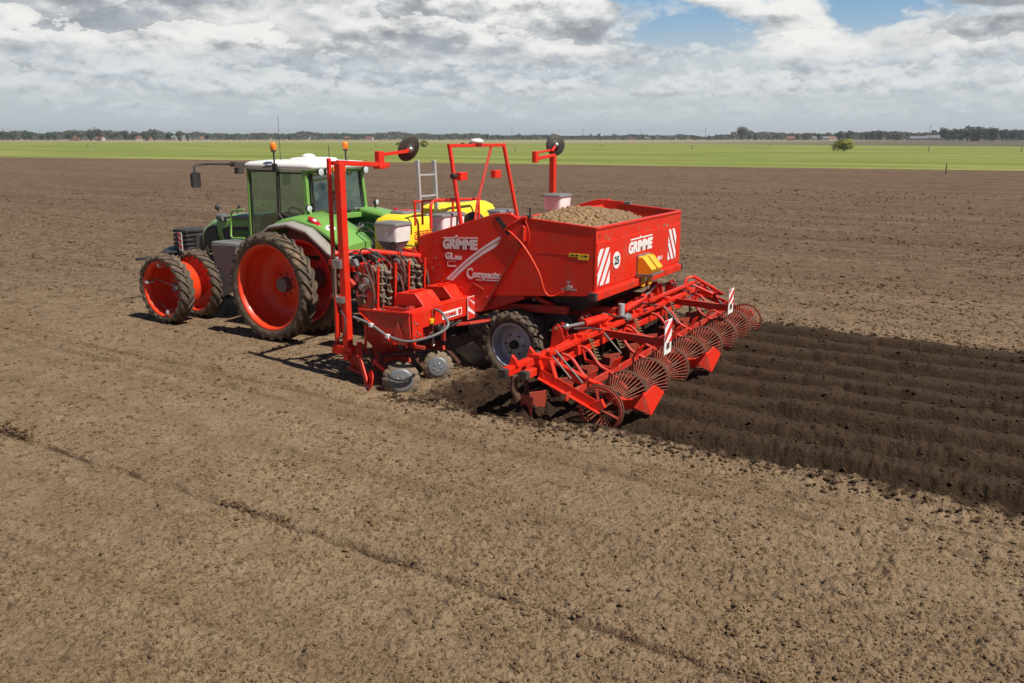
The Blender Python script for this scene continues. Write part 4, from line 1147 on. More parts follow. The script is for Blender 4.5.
# left side: sticker, tap, hose, seam
st = part('sticker', MB().span(-5.66, -5.97, 1.651, 1.656, 1.90, 1.95).span(-5.80, -5.97, 1.6515, 1.6555, 1.87, 1.90), 'yellow', hop)
for x0, x1 in ((-5.69, -5.74), (-5.76, -5.81), (-5.86, -5.88), (-5.90, -5.95)):
    part('sticker_mark', MB().span(x0, x1, 1.6555, 1.6575, 1.912, 1.935), 'decal_black', st)
part('seam', MB().span(-5.15, -6.04, 1.651, 1.654, 1.925, 1.932), 'red_dirty', hop)
m = MB().tube([(-5.70, 1.64, 1.46), (-5.70, 1.72, 1.46)], .028, 10).box((-5.70, 1.74, 1.46), (.07, .04, .06)).tube([(-5.70, 1.74, 1.46), (-5.70, 1.74, 1.54)], .012, 8).box((-5.70, 1.74, 1.55), (.05, .03, .02)).tube([(-5.65, 1.74, 1.44), (-5.60, 1.74, 1.43)], .018, 8).tube([(-5.76, 1.74, 1.44), (-5.83, 1.74, 1.44)], .015, 8)
part('valve', m, 'steel', hop, bevel=.004)
def spline(p, n=16):
    p = [Vector(q) for q in p]; q = []; L = len(p) - 1
    for i in range(n + 1):
        t = i / n * L; j = min(L - 1, int(t)); u = t - j
        P = [p[max(0, min(L, j + d))] for d in (-1, 0, 1, 2)]
        q.append(.5 * ((2 * P[1]) + (P[2] - P[0]) * u + (2 * P[0] - 5 * P[1] + 4 * P[2] - P[3]) * u * u + (3 * P[1] - P[0] - 3 * P[2] + P[3]) * u ** 3))
    return q
part('tarp_cord', MB().tube(spline([(-4.66, 1.74, 2.25), (-4.95, 1.74, 2.02), (-5.2, 1.73, 1.66), (-5.30, 1.70, 1.36), (-5.42, 1.69, 1.31), (-5.60, 1.69, 1.40)], 30), .013, 8), 'rim_red', hop)
part('tarp_cord', MB().tube(spline([(-4.98, 1.73, 2.38), (-5.05, 1.74, 2.2), (-5.03, 1.735, 2.0), (-4.9, 1.735, 1.85)], 20), .009, 8), 'red', hop)
part('latch', MB().tube([(-4.62, 1.72, 2.22), (-4.72, 1.74, 2.30), (-4.92, 1.70, 2.42)], .022, 8).tube([(-4.92, 1.70, 2.42), (-4.99, 1.70, 2.42)], .03, 10), 'red', hop, bevel=.0)
part('bracket', MB().box((-4.98, 1.66, 2.43), (.10, .08, .05)).tube([(-4.99, 1.62, 2.43), (-4.99, 1.62, 2.56)], .014, 8), 'black', hop, bevel=.006)
part('bracket', MB().box((-5.10, -1.62, 2.42), (.12, .07, .06)), 'grey', hop, bevel=.008)
# --- elevator side panels with the lettering
for s in (1, -1):
    y = 1.72 * s
    oc = []
    for (x, z, r) in ((-3.0, 1.2, .0), (-3.0, 2.04, .12), (-4.46, 2.46, .0), (-4.70, 2.475, .0), (-4.86, 2.40, .0), (-4.95, 2.28, .0), (-4.94, 2.08, .0), (-4.20, .95, .0), (-3.98, .92, .0), (-3.2, 1.08, .0)):
        if r:
            for k in range(6):
                a = math.radians(180 - k * 15)
                oc.append((-3.0 - r + r * -math.cos(a), 1.94 + .115 * math.sin(math.radians(k * 18))))
        else: oc.append((x, z))
    pnl = part('side_panel', MB().prism([(x, y, z) for x, z in oc], (0, -.07 * s, 0)), 'red', PL, bevel=.012)
    if s > 0:
        def side_text(body, size, x, z, w, **k):
            return text_part('lettering', body, size, (x, y + .0045, z), (-1, 0, .03), (.03, 0, 1), 'decal_white', pnl, width=w, **k)
        side_text('GRIMME', .20, -3.49, 1.885, .65, bold=.010, shear=.12)
        side_text('GL', .14, -3.53, 1.72, .17, bold=.005)
        side_text('860', .085, -3.71, 1.72, .13, bold=.003)
        side_text('ompacta', .145, -4.035, 1.475, .50, bold=.006)
        side_text('C', .235, -3.93, 1.445, .12, bold=.004)
        part('lettering_bar', MB().prism([(-3.49, y + .002, 2.035), (-3.70, y + .002, 2.045), (-3.70, y + .002, 2.062), (-3.49, y + .002, 2.052)], (0, .004, 0)).prism([(-3.78, y + .002, 2.05), (-4.14, y + .002, 2.07), (-4.14, y + .002, 2.087), (-3.78, y + .002, 2.067)], (0, .004, 0)).lathe([(.001, -.002), (.026, -.002), (.026, .002)], c=(-3.74, y + .004, 2.075), axis=(0, 1, 0), n=14), 'decal_white', pnl)
        part('lettering_line', MB().prism([(-4.10, y + .002, 1.432), (-4.52, y + .002, 1.455), (-4.52, y + .002, 1.467), (-4.10, y + .002, 1.444)], (0, .004, 0)), 'decal_white', pnl)
        part('lettering_frame', MB().prism([(-3.57, y + .002, 1.60), (-3.73, y + .002, 1.61), (-3.73, y + .002, 1.63), (-3.57, y + .002, 1.62)], (0, .003, 0)).prism([(-3.57, y + .002, 1.68), (-3.73, y + .002, 1.69), (-3.73, y + .002, 1.695), (-3.57, y + .002, 1.685)], (0, .003, 0)).prism([(-3.57, y + .002, 1.60), (-3.575, y + .002, 1.60), (-3.575, y + .002, 1.685), (-3.57, y + .002, 1.685)], (0, .003, 0)), 'decal_white', pnl)
        # the curved white swoosh, split by a thin red line
        top = [(-3.53, 1.40), (-3.83, 1.66), (-4.10, 1.86), (-4.32, 2.005), (-4.55, 2.135)]
        mid = [(-3.59, 1.395), (-3.85, 1.63), (-4.11, 1.825), (-4.32, 1.962), (-4.545, 2.085)]
        mid2 = [(-3.605, 1.392), (-3.86, 1.617), (-4.115, 1.808), (-4.32, 1.943), (-4.54, 2.062)]
        bot = [(-3.66, 1.385), (-3.89, 1.585), (-4.13, 1.765), (-4.32, 1.885), (-4.48, 1.975)]
        def band(a_, b_):
            q1 = spline([(x, 0, z) for x, z in a_], 16); q2 = spline([(x, 0, z) for x, z in b_], 16)
            m = MB()
            m.loft([[(p_.x, y + .0015, p_.z), (p_.x, y + .0045, p_.z), (q_.x, y + .0045, q_.z), (q_.x, y + .0015, q_.z)] for p_, q_ in zip(q1, q2)], smooth=False)
            part('swoosh', m, 'decal_white', pnl)
        band(top, mid); band(mid2, bot)
        part('black_strip', MB().prism([(-4.44, y + .002, 2.40), (-4.52, y + .002, 2.42), (-4.74, y + .002, 2.20), (-4.67, y + .002, 2.15)], (0, .006, 0)).prism([(-4.78, y + .002, 2.17), (-4.83, y + .002, 2.16), (-4.95, y + .002, 2.03), (-4.90, y + .002, 1.99)], (0, .006, 0)), 'black', pnl)
        part('edge_trim', MB().bar((-4.93, y + .004, 2.08), (-4.20, y + .004, .96), .02, .02), 'red_worn', pnl, bevel=.004)
        part('panel_slot', MB().tube([(-4.05, y + .006, 1.36), (-3.92, y + .006, 1.20), (-3.9, y + .006, 1.1)], .006, 6).tube([(-4.06, y + .006, 1.38), (-4.25, y + .006, 1.30)], .006, 6), 'red_worn', pnl)
        for (x, z) in ((-3.35, 1.98), (-3.35, 1.72), (-3.42, 1.62), (-3.28, 1.56), (-3.30, 1.50), (-3.48, 1.46), (-3.55, 1.40), (-3.42, 1.40), (-3.72, 1.26), (-3.83, 1.30), (-3.6, 1.17), (-4.55, 1.56), (-4.3, 1.2)):
            part('bolt', MB().lathe([(.001, .014), (.013, .014), (.015, 0)], c=(x, y, z), axis=(0, 1, 0), n=8, smooth=False), 'chrome', pnl)
# --- elevator / front of hopper mass behind the panels
part('elevator_body', MB().prism([(-3.1, -1.62, 1.3), (-3.1, -1.62, 1.95), (-4.5, -1.62, 2.36), (-4.6, -1.62, 2.3), (-4.9, -1.62, 1.2), (-4.2, -1.62, .95), (-3.3, -1.62, 1.05)], (0, 3.24, 0)), 'red_dirty', PL)
# --- chassis
fr = empty('chassis', (-4.5, 0, .9), PL)
for s in (1, -1):
    part('frame_rail', MB().bar((-1.6, .35 * s, .70), (-3.0, .70 * s, .85), .12, .16).bar((-3.0, .70 * s, .85), (-6.0, .70 * s, .95), .12, .16), 'red_dirty', fr, bevel=.012)
    part('frame_brace', MB().bar((-4.1, 1.35 * s, .98), (-5.5, 1.35 * s, 1.05), .09, .12).bar((-5.3, 1.3 * s, 1.05), (-4.65, 1.3 * s, 1.28), .07, .07).bar((-5.0, .9 * s, .6), (-6.0, .9 * s, .78), .09, .10), 'red_dirty', fr, bevel=.01)
    part('grease_point', MB().lathe([(.001, .03), (.03, .03), (.03, 0)], c=(-4.92, 1.36 * s, 1.16), axis=(0, s, 0), n=12), 'steel', fr)
part('cross_beam', MB().bar((-4.6, -1.2, .55), (-4.6, 1.2, .55), .14, .14).bar((-5.9, -1.4, .86), (-5.9, 1.4, .86), .12, .14).bar((-3.5, -3.15, .74), (-3.5, 3.15, .74), .16, .16), 'red_dirty', fr, bevel=.012)
part('drawbar', MB().bar((-1.35, 0, .62), (-3.4, 0, .74), .16, .18), 'red', fr, bevel=.015)
part('belly', MB().prism([(-3.9, -1.2, 1.1), (-5.9, -1.2, 1.34), (-5.7, -1.2, 1.05), (-4.9, -1.2, .88), (-4.2, -1.2, .85)], (0, 2.4, 0)), 'black', fr)
for s in (1, -1):
    wheel(PL, (-4.70, 1.50 * s, .465), .545, .44, .33, 18, .035, 'silver', s)
    wheel(PL, (-4.95, .55 * s, .50), .53, .36, .33, 18, .035, 'silver', s)
# --- bout markers: folded mast, scissor arm and disc on either side
for s, xm in ((1, -2.70), (-1, -2.76)):
    bm_ = empty('row_marker', (xm, 3.1 * s, .45), PL)
    zt = 3.20 if s > 0 else 3.20
    part('mast', MB().bar((xm, 3.1 * s, .42), (xm, 3.1 * s, zt), .115, .115, up=(0, 1, 0)), 'red', bm_, bevel=.012)
    if s > 0:
        part('rod', MB().bar((xm + .235, 3.08 * s, .48), (xm + .22, 3.08 * s, 3.26), .05, .05, up=(0, 1, 0)), 'red', bm_, bevel=.006)
        part('rod_clip', MB().span(xm - .06, xm + .26, 3.02, 3.05, 3.16, 3.22).span(xm - .03, xm + .26, 3.04, 3.16, 1.72, 1.80).span(xm - .03, xm + .26, 3.04, 3.16, 1.22, 1.28), 'red', bm_, bevel=.005)
        part('cylinder', MB().tube([(xm + .12, 3.18, .62), (xm + .11, 3.18, 1.25)], .04, 12), 'red', bm_)
        part('cylinder_rod', MB().tube([(xm + .11, 3.18, 1.25), (xm + .10, 3.18, 1.72)], .02, 10), 'chrome', bm_)
        part('clamp', MB().box((xm + .06, 3.17, 1.75), (.16, .08, .13)).box((xm + .03, 3.17, 1.22), (.15, .09, .09)), 'steel', bm_, bevel=.008)
        part('marker_hose', MB().tube(spline([(xm + .1, 3.17, 1.1), (xm - .06, 3.2, .95), (xm - .02, 3.22, .68), (xm + .12, 3.2, .66), (xm + .16, 3.2, .9), (xm + .13, 3.2, 1.6), (xm + .1, 3.18, 2.0)], 26), .013, 6), 'hose', bm_)
        part('foot_bracket', MB().box((xm + .08, 3.1, .44), (.38, .13, .14)).box((xm - .02, 3.16, .36), (.10, .06, .12)), 'red', bm_, bevel=.01)
        part('arm', MB().bar((xm + .02, 3.12, 3.20), (xm + .0, 2.02, 3.14), .075, .07), 'red', bm_, bevel=.008)
        part('arm_pivot', MB().box((xm, 2.22, 3.22), (.09, .13, .26)).box((xm, 2.22, 3.12), (.14, .16, .06)), 'red', bm_, bevel=.01)
        part('arm', MB().bar((xm, 2.28, 3.29), (xm + .02, 1.52, 3.34), .05, .05), 'red', bm_, bevel=.006)
        for k in range(4):
            part('bolt', MB().lathe([(.001, .012), (.016, .012), (.016, 0)], c=(xm - .02, 2.95 - k * .2, 3.235 - .011 * k), axis=(0, 0, 1), n=8, smooth=False), 'chrome', bm_)
        c, ax = (xm + .02, 1.46, 3.37), (-.93, .20, -.36)
        hubp = MB().tube([(xm + .02, 1.54, 3.35), c], .03, 8)
    else:
        part('arm', MB().bar((xm, -3.15, 3.20), (xm, -2.32, 3.14), .07, .06), 'red', bm_, bevel=.008)
        part('arm_pivot', MB().box((xm, -2.38, 3.18), (.09, .12, .22)), 'red', bm_, bevel=.01)
        part('arm', MB().bar((xm, -2.42, 3.26), (xm - .01, -2.95, 3.30), .05, .04), 'red', bm_, bevel=.006)
        c, ax = (xm + .0, -3.22, 3.40), (-.82, .56, .0)
        hubp = MB().tube([(xm, -3.05, 3.28), c], .03, 8)
    part('disc_hub', hubp, 'red', bm_)
    A = Vector(ax).normalized(); c = Vector(c)
    d = MB().lathe([(.001, .03), (.05, .03), (.055, .012), (.12, .0), (.20, -.02), (.215, -.03), (.20, -.035), (.055, -.012), (.001, -.01)], c=c, axis=A, n=36)
    md = part('marker_disc', d, 'disc_dark', bm_)
    part('hub_cap', MB().lathe([(.001, .06), (.04, .055), (.05, .03)], c=c, axis=A, n=16), 'steel', md)
# --- safety gate with beacon-less dome, cameras, rails, ladder
gt = empty('service_gate', (-3.1, 0, 2.1), PL)
part('gate_frame', MB().bar((-3.27, .89, 2.05), (-3.0, .83, 3.42), .055, .055, up=(0, 1, 0)).bar((-3.27, -.89, 2.05), (-3.0, -.83, 3.42), .055, .055, up=(0, 1, 0)).bar((-3.0, .86, 3.42), (-3.0, -.86, 3.42), .06, .055), 'red', gt, bevel=.008)
part('gate_brace', MB().bar((-3.0, -.42, 3.40), (-3.2, .35, 2.42), .04, .04).bar((-3.2, .35, 2.42), (-3.25, .5, 2.1), .035, .035), 'red_dirty', gt, bevel=.005)
for k in range(3):
    part('cable_tie', MB().box((-3.0, .45 - k * .22, 3.455), (.05, .03, .02)), 'black', gt)
for y in (.82, -.55):
    cb = part('camera_box', MB().box((-3.13, y - .14 * (1 if y > 0 else -1) + (0 if y > 0 else .04), 2.93), (.10, .20, .13)), 'red', gt, bevel=.008)
    part('camera', MB().tube([(-3.13, y + .02 + (.12 if y < 0 else 0), 2.94), (-3.13, y + .14 + (.1 if y < 0 else 0), 2.94)], .04, 12), 'black', cb)
part('antenna_dome', MB().lathe([(.001, .085), (.07, .08), (.11, .055), (.12, .03), (.10, 0), (.001, 0)], c=(-3.0, .03, 3.45), axis=(0, 0, 1), n=24), 'white', gt)
def rail(pts, r=.022): return MB().tube(spline(pts, 4 * len(pts)), r, 8)
part('guard_rail', MB().tube([(-2.9, 1.24, 2.1), (-2.9, 1.24, 2.46), (-2.9, 1.20, 2.53), (-2.9, 1.1, 2.555), (-2.9, -.2, 2.50)], .024, 8).tube([(-2.9, .62, 2.53), (-2.9, .62, 2.1)], .02, 8).tube([(-2.9, -.16, 2.50), (-2.9, -.16, 2.05)], .022, 8).tube([(-2.35, .95, 2.5), (-2.35, .95, 2.1)], .02, 8).tube([(-2.35, .75, 2.5), (-2.35, .75, 2.1)], .02, 8).tube([(-2.35, 1.0, 2.5), (-2.35, -.2, 2.48)], .018, 8), 'red', PL)
ld = empty('ladder', (-2.0, 0, 2.3), PL)
lp = [Vector(p) for p in ((-2.0, .41, 3.17), (-2.0, .35, 2.05), (-2.0, -.07, 3.16), (-2.0, -.14, 2.05))]
for a, b in ((0, 1), (2, 3)): part('ladder_rail', MB().bar(lp[a], lp[b], .075, .05, up=(0, 1, 0)), 'aluminium', ld, bevel=.006)
for t in (.23, .56, .86): part('ladder_rung', MB().bar(lp[0].lerp(lp[1], t), lp[2].lerp(lp[3], t), .035, .03), 'aluminium', ld, bevel=.004)
# --- fertiliser tanks
def rbox(x0, x1, y0, y1, z, r):
    p = []
    for (cx, cy, a0) in ((x1 - r, y1 - r, 0), (x0 + r, y1 - r, 90), (x0 + r, y0 + r, 180), (x1 - r, y0 + r, 270)):
        for k in range(5):
            a = math.radians(a0 + 22.5 * k); p.append((cx + r * math.cos(a), cy + r * math.sin(a), z))
    return p
for s in (1, -1):
    y0, y1 = (.22, 1.06) if s > 0 else (-1.75, -.12)
    x0, x1 = -2.25, -1.50
    zu = 0.0 if s > 0 else 0.10
    t = MB().loft([rbox(x0 + .25, x1 - .25, y0 + .3, y1 - .3, 1.12, .1), rbox(x0 + .02, x1 - .02, y0 + .03, y1 - .03, 1.55, .08), rbox(x0, x1, y0, y1, 1.62, .08), rbox(x0, x1, y0, y1, 2.10 + zu, .08), rbox(x0 + .03, x1 - .03, y0 + .03, y1 - .03, 2.18 + zu, .09), rbox(x0 + .12, x1 - .12, y0 + .12, y1 - .12, 2.25 + zu, .12), rbox(x0 + .2, x1 - .2, y0 + .2, y1 - .2, 2.265 + zu, .12)])
    tk = part('fertiliser_tank', t, 'yellow', PL, bevel=0)
    part('lid', MB().loft([rbox(x0 + .2, x1 - .2, (y0 + y1) / 2 - .34, (y0 + y1) / 2 + .22, 2.26 + zu, .08), rbox(x0 + .2, x1 - .2, (y0 + y1) / 2 - .34, (y0 + y1) / 2 + .22, 2.30 + zu, .08), rbox(x0 + .24, x1 - .24, (y0 + y1) / 2 - .3, (y0 + y1) / 2 + .18, 2.315 + zu, .08)]), 'grey', tk)
    part('lid_label', MB().box(((x0 + x1) / 2, (y0 + y1) / 2 - .06, 2.318 + zu), (.22, .2, .006)), 'decal_red', tk)
    if s > 0:
        text_part('lettering', 'GRIMME', .15, (x0 - .003, y0 + .64, 1.84), (0, -1, .03), (0, .03, 1), 'decal_red', tk, bold=.004, width=.56)
        part('lettering_bar', MB().span(x0 - .004, x0 - .001, y0 + .64, y0 + .08, 1.965, 1.98).span(x0 - .004, x0 - .001, y0 + .64, y0 + .08, 1.80, 1.812), 'decal_red', tk)
    part('tank_frame', MB().bar((x0 - .02, y0 - .03, 1.5), (x0 - .02, y1 + .03, 1.5), .06, .07).bar((x0 - .04, y1 - .3, 1.1), (x0 - .04, y1 - .3, 1.72), .07, .07, up=(0, 1, 0)).bar((x0 - .04, y0 + .2, 1.0), (x0 - .04, y0 + .2, 1.5), .07, .07, up=(0, 1, 0)), 'red', tk, bevel=.006)
    part('fan_housing', MB().lathe([(.001, -.1), (.2, -.1), (.22, 0), (.2, .1), (.001, .1)], c=(-2.55, .15 * s if s > 0 else -.5, 2.02), axis=(0, 1, 0), n=24), 'black', tk)
# white granule boxes
def granule(x0, x1, y0, y1, z0, z1, funnel=False, lid='grey', strap=True):
    g = part('granule_box', MB().loft([rbox(x0, x1, y0, y1, z0, .05), rbox(x0 - .015, x1 + .015, y0 - .015, y1 + .015, z1, .05)]), 'white_plastic', PL)
    part('lid', MB().loft([rbox(x0 - .03, x1 + .03, y0 - .03, y1 + .03, z1 + .002, .05), rbox(x0 - .03, x1 + .03, y0 - .03, y1 + .03, z1 + .035, .05), rbox(x0, x1, y0, y1, z1 + .05, .05)]), lid, g)
    if funnel:
        cx, cy = (x0 + x1) / 2, (y0 + y1) / 2
        part('funnel', MB().loft([rbox(x0 + .005, x1 - .005, y0 + .005, y1 - .005, z0 - .002, .05), rbox(x0 + .03, x1 - .03, y0 + .03, y1 - .03, z0 - .05, .05), rbox(cx - .09, cx + .09, cy - .08, cy + .08, z0 - .2, .03), rbox(cx - .09, cx + .09, cy - .08, cy + .08, z0 - .26, .03)]), 'grey', g)
        part('metering_unit', MB().box((cx, cy, z0 - .34), (.22, .24, .14)).box((cx - .1, cy + .1, z0 - .4), (.14, .12, .2)).tube([(cx, cy - .2, z0 - .36), (cx, cy + .2, z0 - .36)], .06, 12), 'steel', g, bevel=.01)
    if strap:
        part('strap', MB().span(x0 - .028, x0 - .018, (y0 + y1) / 2 - .06 - .02, (y0 + y1) / 2 - .04, z0, z1), 'black', g)
granule(-2.78, -2.36, 1.62, 1.98, 1.95, 2.20, funnel=True, strap=False)
granule(-3.02, -2.75, .46, 1.06, 2.02, 2.28)
granule(-3.02, -2.75, -1.12, -.70, 2.02, 2.22)
granule(-4.22, -3.88, -1.12, -.74, 2.32, 2.54, strap=False)
# --- planting elements outside the hopper
def planting_element(x, y):
    e = empty('planting_element', (x, y, 1.0), PL)
    for s in (1, -1):
        part('side_plate', MB().prism([(x + .22, y + .20 * s, 1.0), (x + .22, y + .20 * s, 1.50)] + [(x + .02 + .2 * math.cos(a), y + .20 * s, 1.52 + .24 * math.sin(a)) for a in (.3, .9, 1.5, 2.1, 2.7)] + [(x - .16, y + .20 * s, 1.45), (x - .16, y + .20 * s, 1.02)], (0, .012, 0)), 'red_dirty', e, bevel=.004)
        part('guide_strip', MB().bar((x - .16, y + .20 * s, 1.02), (x - .20, y + .20 * s, 1.72), .04, .02), 'red', e, bevel=.004)
    m = MB()
    pts = [(x + .0 + .09 * math.cos(a), 1.62 + .09 * math.sin(a)) for a in (0, .6, 1.2, 1.8, 2.4, 3.0)] + [(x - .10, 1.0), (x - .04, .92), (x + .04, .92), (x + .09, 1.0)]
    m.loft([[(px, y - .14, pz), (px, y + .14, pz), (px + .01, y + .14, pz), (px + .01, y - .14, pz)] for px, pz in pts + pts[:1]], caps=False, smooth=False)
    part('belt', m, 'cup_belt', e)
    for j in range(7):
        for q in (-1, 1):
            z = 1.02 + j * .095 + (.045 if q > 0 else 0)
            part('cup', MB().lathe([(.001, -.02), (.035, -.015), (.052, .02), (.046, .022), (.02, .0), (.001, -.005)], c=(x - .145 + .02 * math.sin(j * 2.3 + q), y + .075 * q + .012 * math.sin(j * 3.7), z + .012 * math.cos(j * 5.1 + q)), axis=(-.5 + .3 * math.sin(j * 1.7 + q), .25 * math.cos(j * 2.9), 1), n=12), 'cup_belt' if (j + q) % 3 else 'rubber', e)
    part('gearbox', MB().tube([(x + .02, y + .22, 1.42), (x + .02, y + .32, 1.42)], .075, 14).tube([(x + .02, y + .3, 1.42), (x + .02, y + .36, 1.42)], .04, 10).box((x + .1, y + .25, 1.30), (.16, .08, .10)), 'steel', e, bevel=.006)
    part('chute', MB().loft([rbox(x - .14, x + .12, y - .16, y + .16, .98, .04), rbox(x - .10, x + .08, y - .11, y + .11, .42, .03), rbox(x - .06, x + .04, y - .06, y + .06, .22, .02)]), 'red_dirty', e)
    return e
pe = planting_element(-2.98, 2.70)
for y in (1.98,): copy_tree(pe, PL, (-2.98, y, 1.0))
for y in (-1.98, -2.70): copy_tree(pe, PL, (-2.98, y, 1.0))
part('cross_tube', MB().tube([(-3.02, 1.7, 1.72), (-2.7, 2.5, 1.86), (-2.4, 3.0, 1.86)], .045, 10).bar((-2.75, 1.5, 1.78), (-2.75, 3.0, 1.66), .08, .08), 'red', PL)
part('seed_pipe', MB().tube([(-2.70, 2.25, 1.72), (-2.76, 2.22, 1.5), (-2.78, 2.2, 1.28)], .045, 10), 'yellow', PL)
for k, (y_, z_) in enumerate(((2.35, 1.25), (2.3, 1.5), (1.72, 1.3), (3.02, 1.3), (2.32, 1.1))):
    part('drive_chain', MB().tube(spline([(-3.1, y_, z_ - .25), (-3.2, y_ + .02, z_), (-3.12, y_, z_ + .25), (-2.95, y_, z_ + .28), (-2.9, y_, z_)], 18), .022, 6), 'rust', PL)
    part('sprocket', MB().lathe([(.001, .02), (.07, .02), (.075, 0), (.07, -.02), (.001, -.02)], c=(-3.05, y_, z_ + .2), axis=(0, 1, 0), n=14), 'steel', PL)
part('shield_plate', MB().prism([(-3.15, 1.74, 1.32), (-3.0, 1.74, 1.80), (-2.7, 1.74, 1.84), (-2.7, 1.74, 1.30)], (0, .02, 0)), 'red', PL, bevel=.006)
hr = random.Random(5)
for k in range(26):
    y = hr.uniform(1.7, 3.0); z = hr.uniform(1.3, 1.9)
    part('hydraulic_hose', MB().tube(spline([(-2.6, y, z), (-2.8, y + hr.uniform(-.2, .2), z + hr.uniform(-.1, .1)), (-3.05, y + hr.uniform(-.2, .2), z - .15), (-3.15, y + hr.uniform(-.1, .1), z - .4)], 12), .012, 6), 'hose', PL)
for k in range(30):
    part('valve_block', MB().box((hr.uniform(-2.95, -2.5), hr.uniform(1.7, 3.0), hr.uniform(1.05, 1.8)), (.10, .08, .12), Matrix.Rotation(hr.random(), 3, 'Y')), hr.choice(['steel', 'black', 'grey', 'cup_belt', 'black', 'red_dirty']), PL, bevel=.008)
# --- side wings: sloping end box, beam with lettering, warning board
for s in (1, -1):
    wg = empty('side_wing', (-3.6, 2.4 * s, .9), PL)
    Y0, Y1 = 1.74 * s, 3.25 * s
    part('end_box', MB().prism([(-3.10, Y1, 1.12), (-4.0, Y1, 1.16), (-4.02, Y1, .82), (-3.93, Y1, .70), (-3.74, Y1, .69)], (0, -.03 * s, 0)), 'red_dirty', wg, bevel=.01)  # dirty red, its darker tone also standing for shade on this face
    part('end_box', MB().prism([(-3.14, Y1 - .42 * s, 1.12), (-3.9, Y1 - .42 * s, 1.14), (-3.93, Y1 - .42 * s, .72), (-3.74, Y1 - .42 * s, .72)], (0, -.03 * s, 0)), 'red_dirty', wg, bevel=.008)
    part('box_floor', MB().prism([(-3.12, Y1 - .02 * s, 1.08), (-3.76, Y1 - .02 * s, .71), (-3.76, Y1 - .42 * s, .71), (-3.12, Y1 - .42 * s, 1.08)], (.012, 0, .02)), 'red_dirty', wg)
    part('box_rim', MB().bar((-3.10, Y1 + .006 * s, 1.10), (-3.74, Y1 + .006 * s, .69), .02, .045, up=(0, 1, 0)).bar((-3.08, Y1 + .004 * s, 1.135), (-4.02, Y1 + .004 * s, 1.175), .03, .03), 'red', wg, bevel=.005)
    part('box_fold', MB().prism([(-3.80, Y1 + .002 * s, 1.05), (-3.93, Y1 + .05 * s, .80), (-3.74, Y1 + .03 * s, .80)], (0, .004 * s, 0)), 'red_dirty', wg)
    bmn = part('beam', MB().span(-4.03, -3.93, Y0, Y1 - .5 * s, .90, 1.15).span(-4.03, -3.88, Y0, Y1 - .02 * s, 1.15, 1.185), 'red', wg, bevel=.008)
    part('beam_face', MB().span(-4.045, -4.03, Y1 - .02 * s, Y1 - .26 * s, .80, 1.17).span(-4.042, -4.03, Y1 - .26 * s, Y1 - .5 * s, .92, 1.17).span(-4.05, -4.03, Y1 - .09 * s, Y1 - .03 * s, .70, 1.17), 'red', wg, bevel=.006)
    part('frame_web', MB().prism([(-3.93, Y1 - .02 * s, .70), (-3.4, Y1 - .1 * s, .95), (-3.4, Y0, .95), (-3.93, Y0, .90)], (0, 0, -.04)).span(-3.95, -3.55, Y0, Y1 - .3 * s, .78, .92), 'red_dirty', wg, bevel=.008)
    for k in range(5):
        part('bolt', MB().lathe([(.001, -.012), (.015, -.012), (.015, 0)], c=(-4.046, Y1 - (.06 + .06 * (k % 3)) * s, .84 + .16 * (k // 3) + .04 * (k % 2)), axis=(1, 0, 0), n=8, smooth=False), 'steel', wg)
    for (ya, yb) in ((2.72, 2.30), (2.02, 1.60)):
        part('cover_box', MB().prism([(-3.28, ya * s, 1.12), (-3.86, ya * s, 1.17), (-3.70, ya * s, 1.34), (-3.36, ya * s, 1.32)], (0, (yb - ya) * s, 0)).prism([(-3.54, (ya - .06) * s, 1.335), (-3.60, (ya - .06) * s, 1.345), (-3.60, (ya - .06) * s, 1.36), (-3.54, (ya - .06) * s, 1.35)], (0, (yb - ya + .12) * s, 0)), 'red', wg, bevel=.008)
        part('cover_slot', MB().span(-3.66, -3.68, (ya - .08) * s, (yb + .10) * s, 1.322, 1.336), 'black', wg)
    if s > 0:
        pt = part('name_plate', MB().span(-4.040, -4.033, 2.52, 2.02, .95, 1.06), 'decal_white', wg, bevel=.002)
        text_part('lettering', 'GRIMME', .085, (-4.043, 2.50, .975), (0, -1, 0), (0, 0, 1), 'decal_red', pt, bold=.003, width=.33)
        part('plate_mark', MB().span(-4.043, -4.040, 2.12, 2.04, .965, 1.045), 'decal_red', pt)
        part('amber_lamp', MB().box((-4.06, 2.80, .99), (.04, .09, .07)), 'chock_yellow', wg, bevel=.008)
        part('chain', MB().tube([(-4.07, 2.79, 1.18), (-4.07, 2.79, .70)], .009, 6).tube([(-4.07, 2.79 + .03 * math.cos(a), .66 + .04 * math.sin(a)) for a in [i * math.pi / 5 for i in range(10)]], .008, 6, closed=True), 'chrome', wg)
        part('cable', MB().tube(spline([(-3.0, 3.28, 1.02), (-3.35, 3.30, .95), (-3.65, 3.30, .82), (-4.0, 3.28, .78), (-4.3, 3.1, .86), (-4.42, 2.9, .98), (-4.25, 2.8, 1.12), (-4.05, 2.7, 1.14)], 36), .02, 8), 'grey', wg)
        part('cable_clip', MB().box((-3.36, 3.31, .945), (.05, .05, .05)).box((-3.66, 3.31, .82), (.05, .05, .05)), 'decal_white', wg)
    wb = part('warning_board', MB().span(-4.065, -4.055, 1.90 * s, 1.62 * s, .84, 1.19), 'decal_white', wg, bevel=.002)
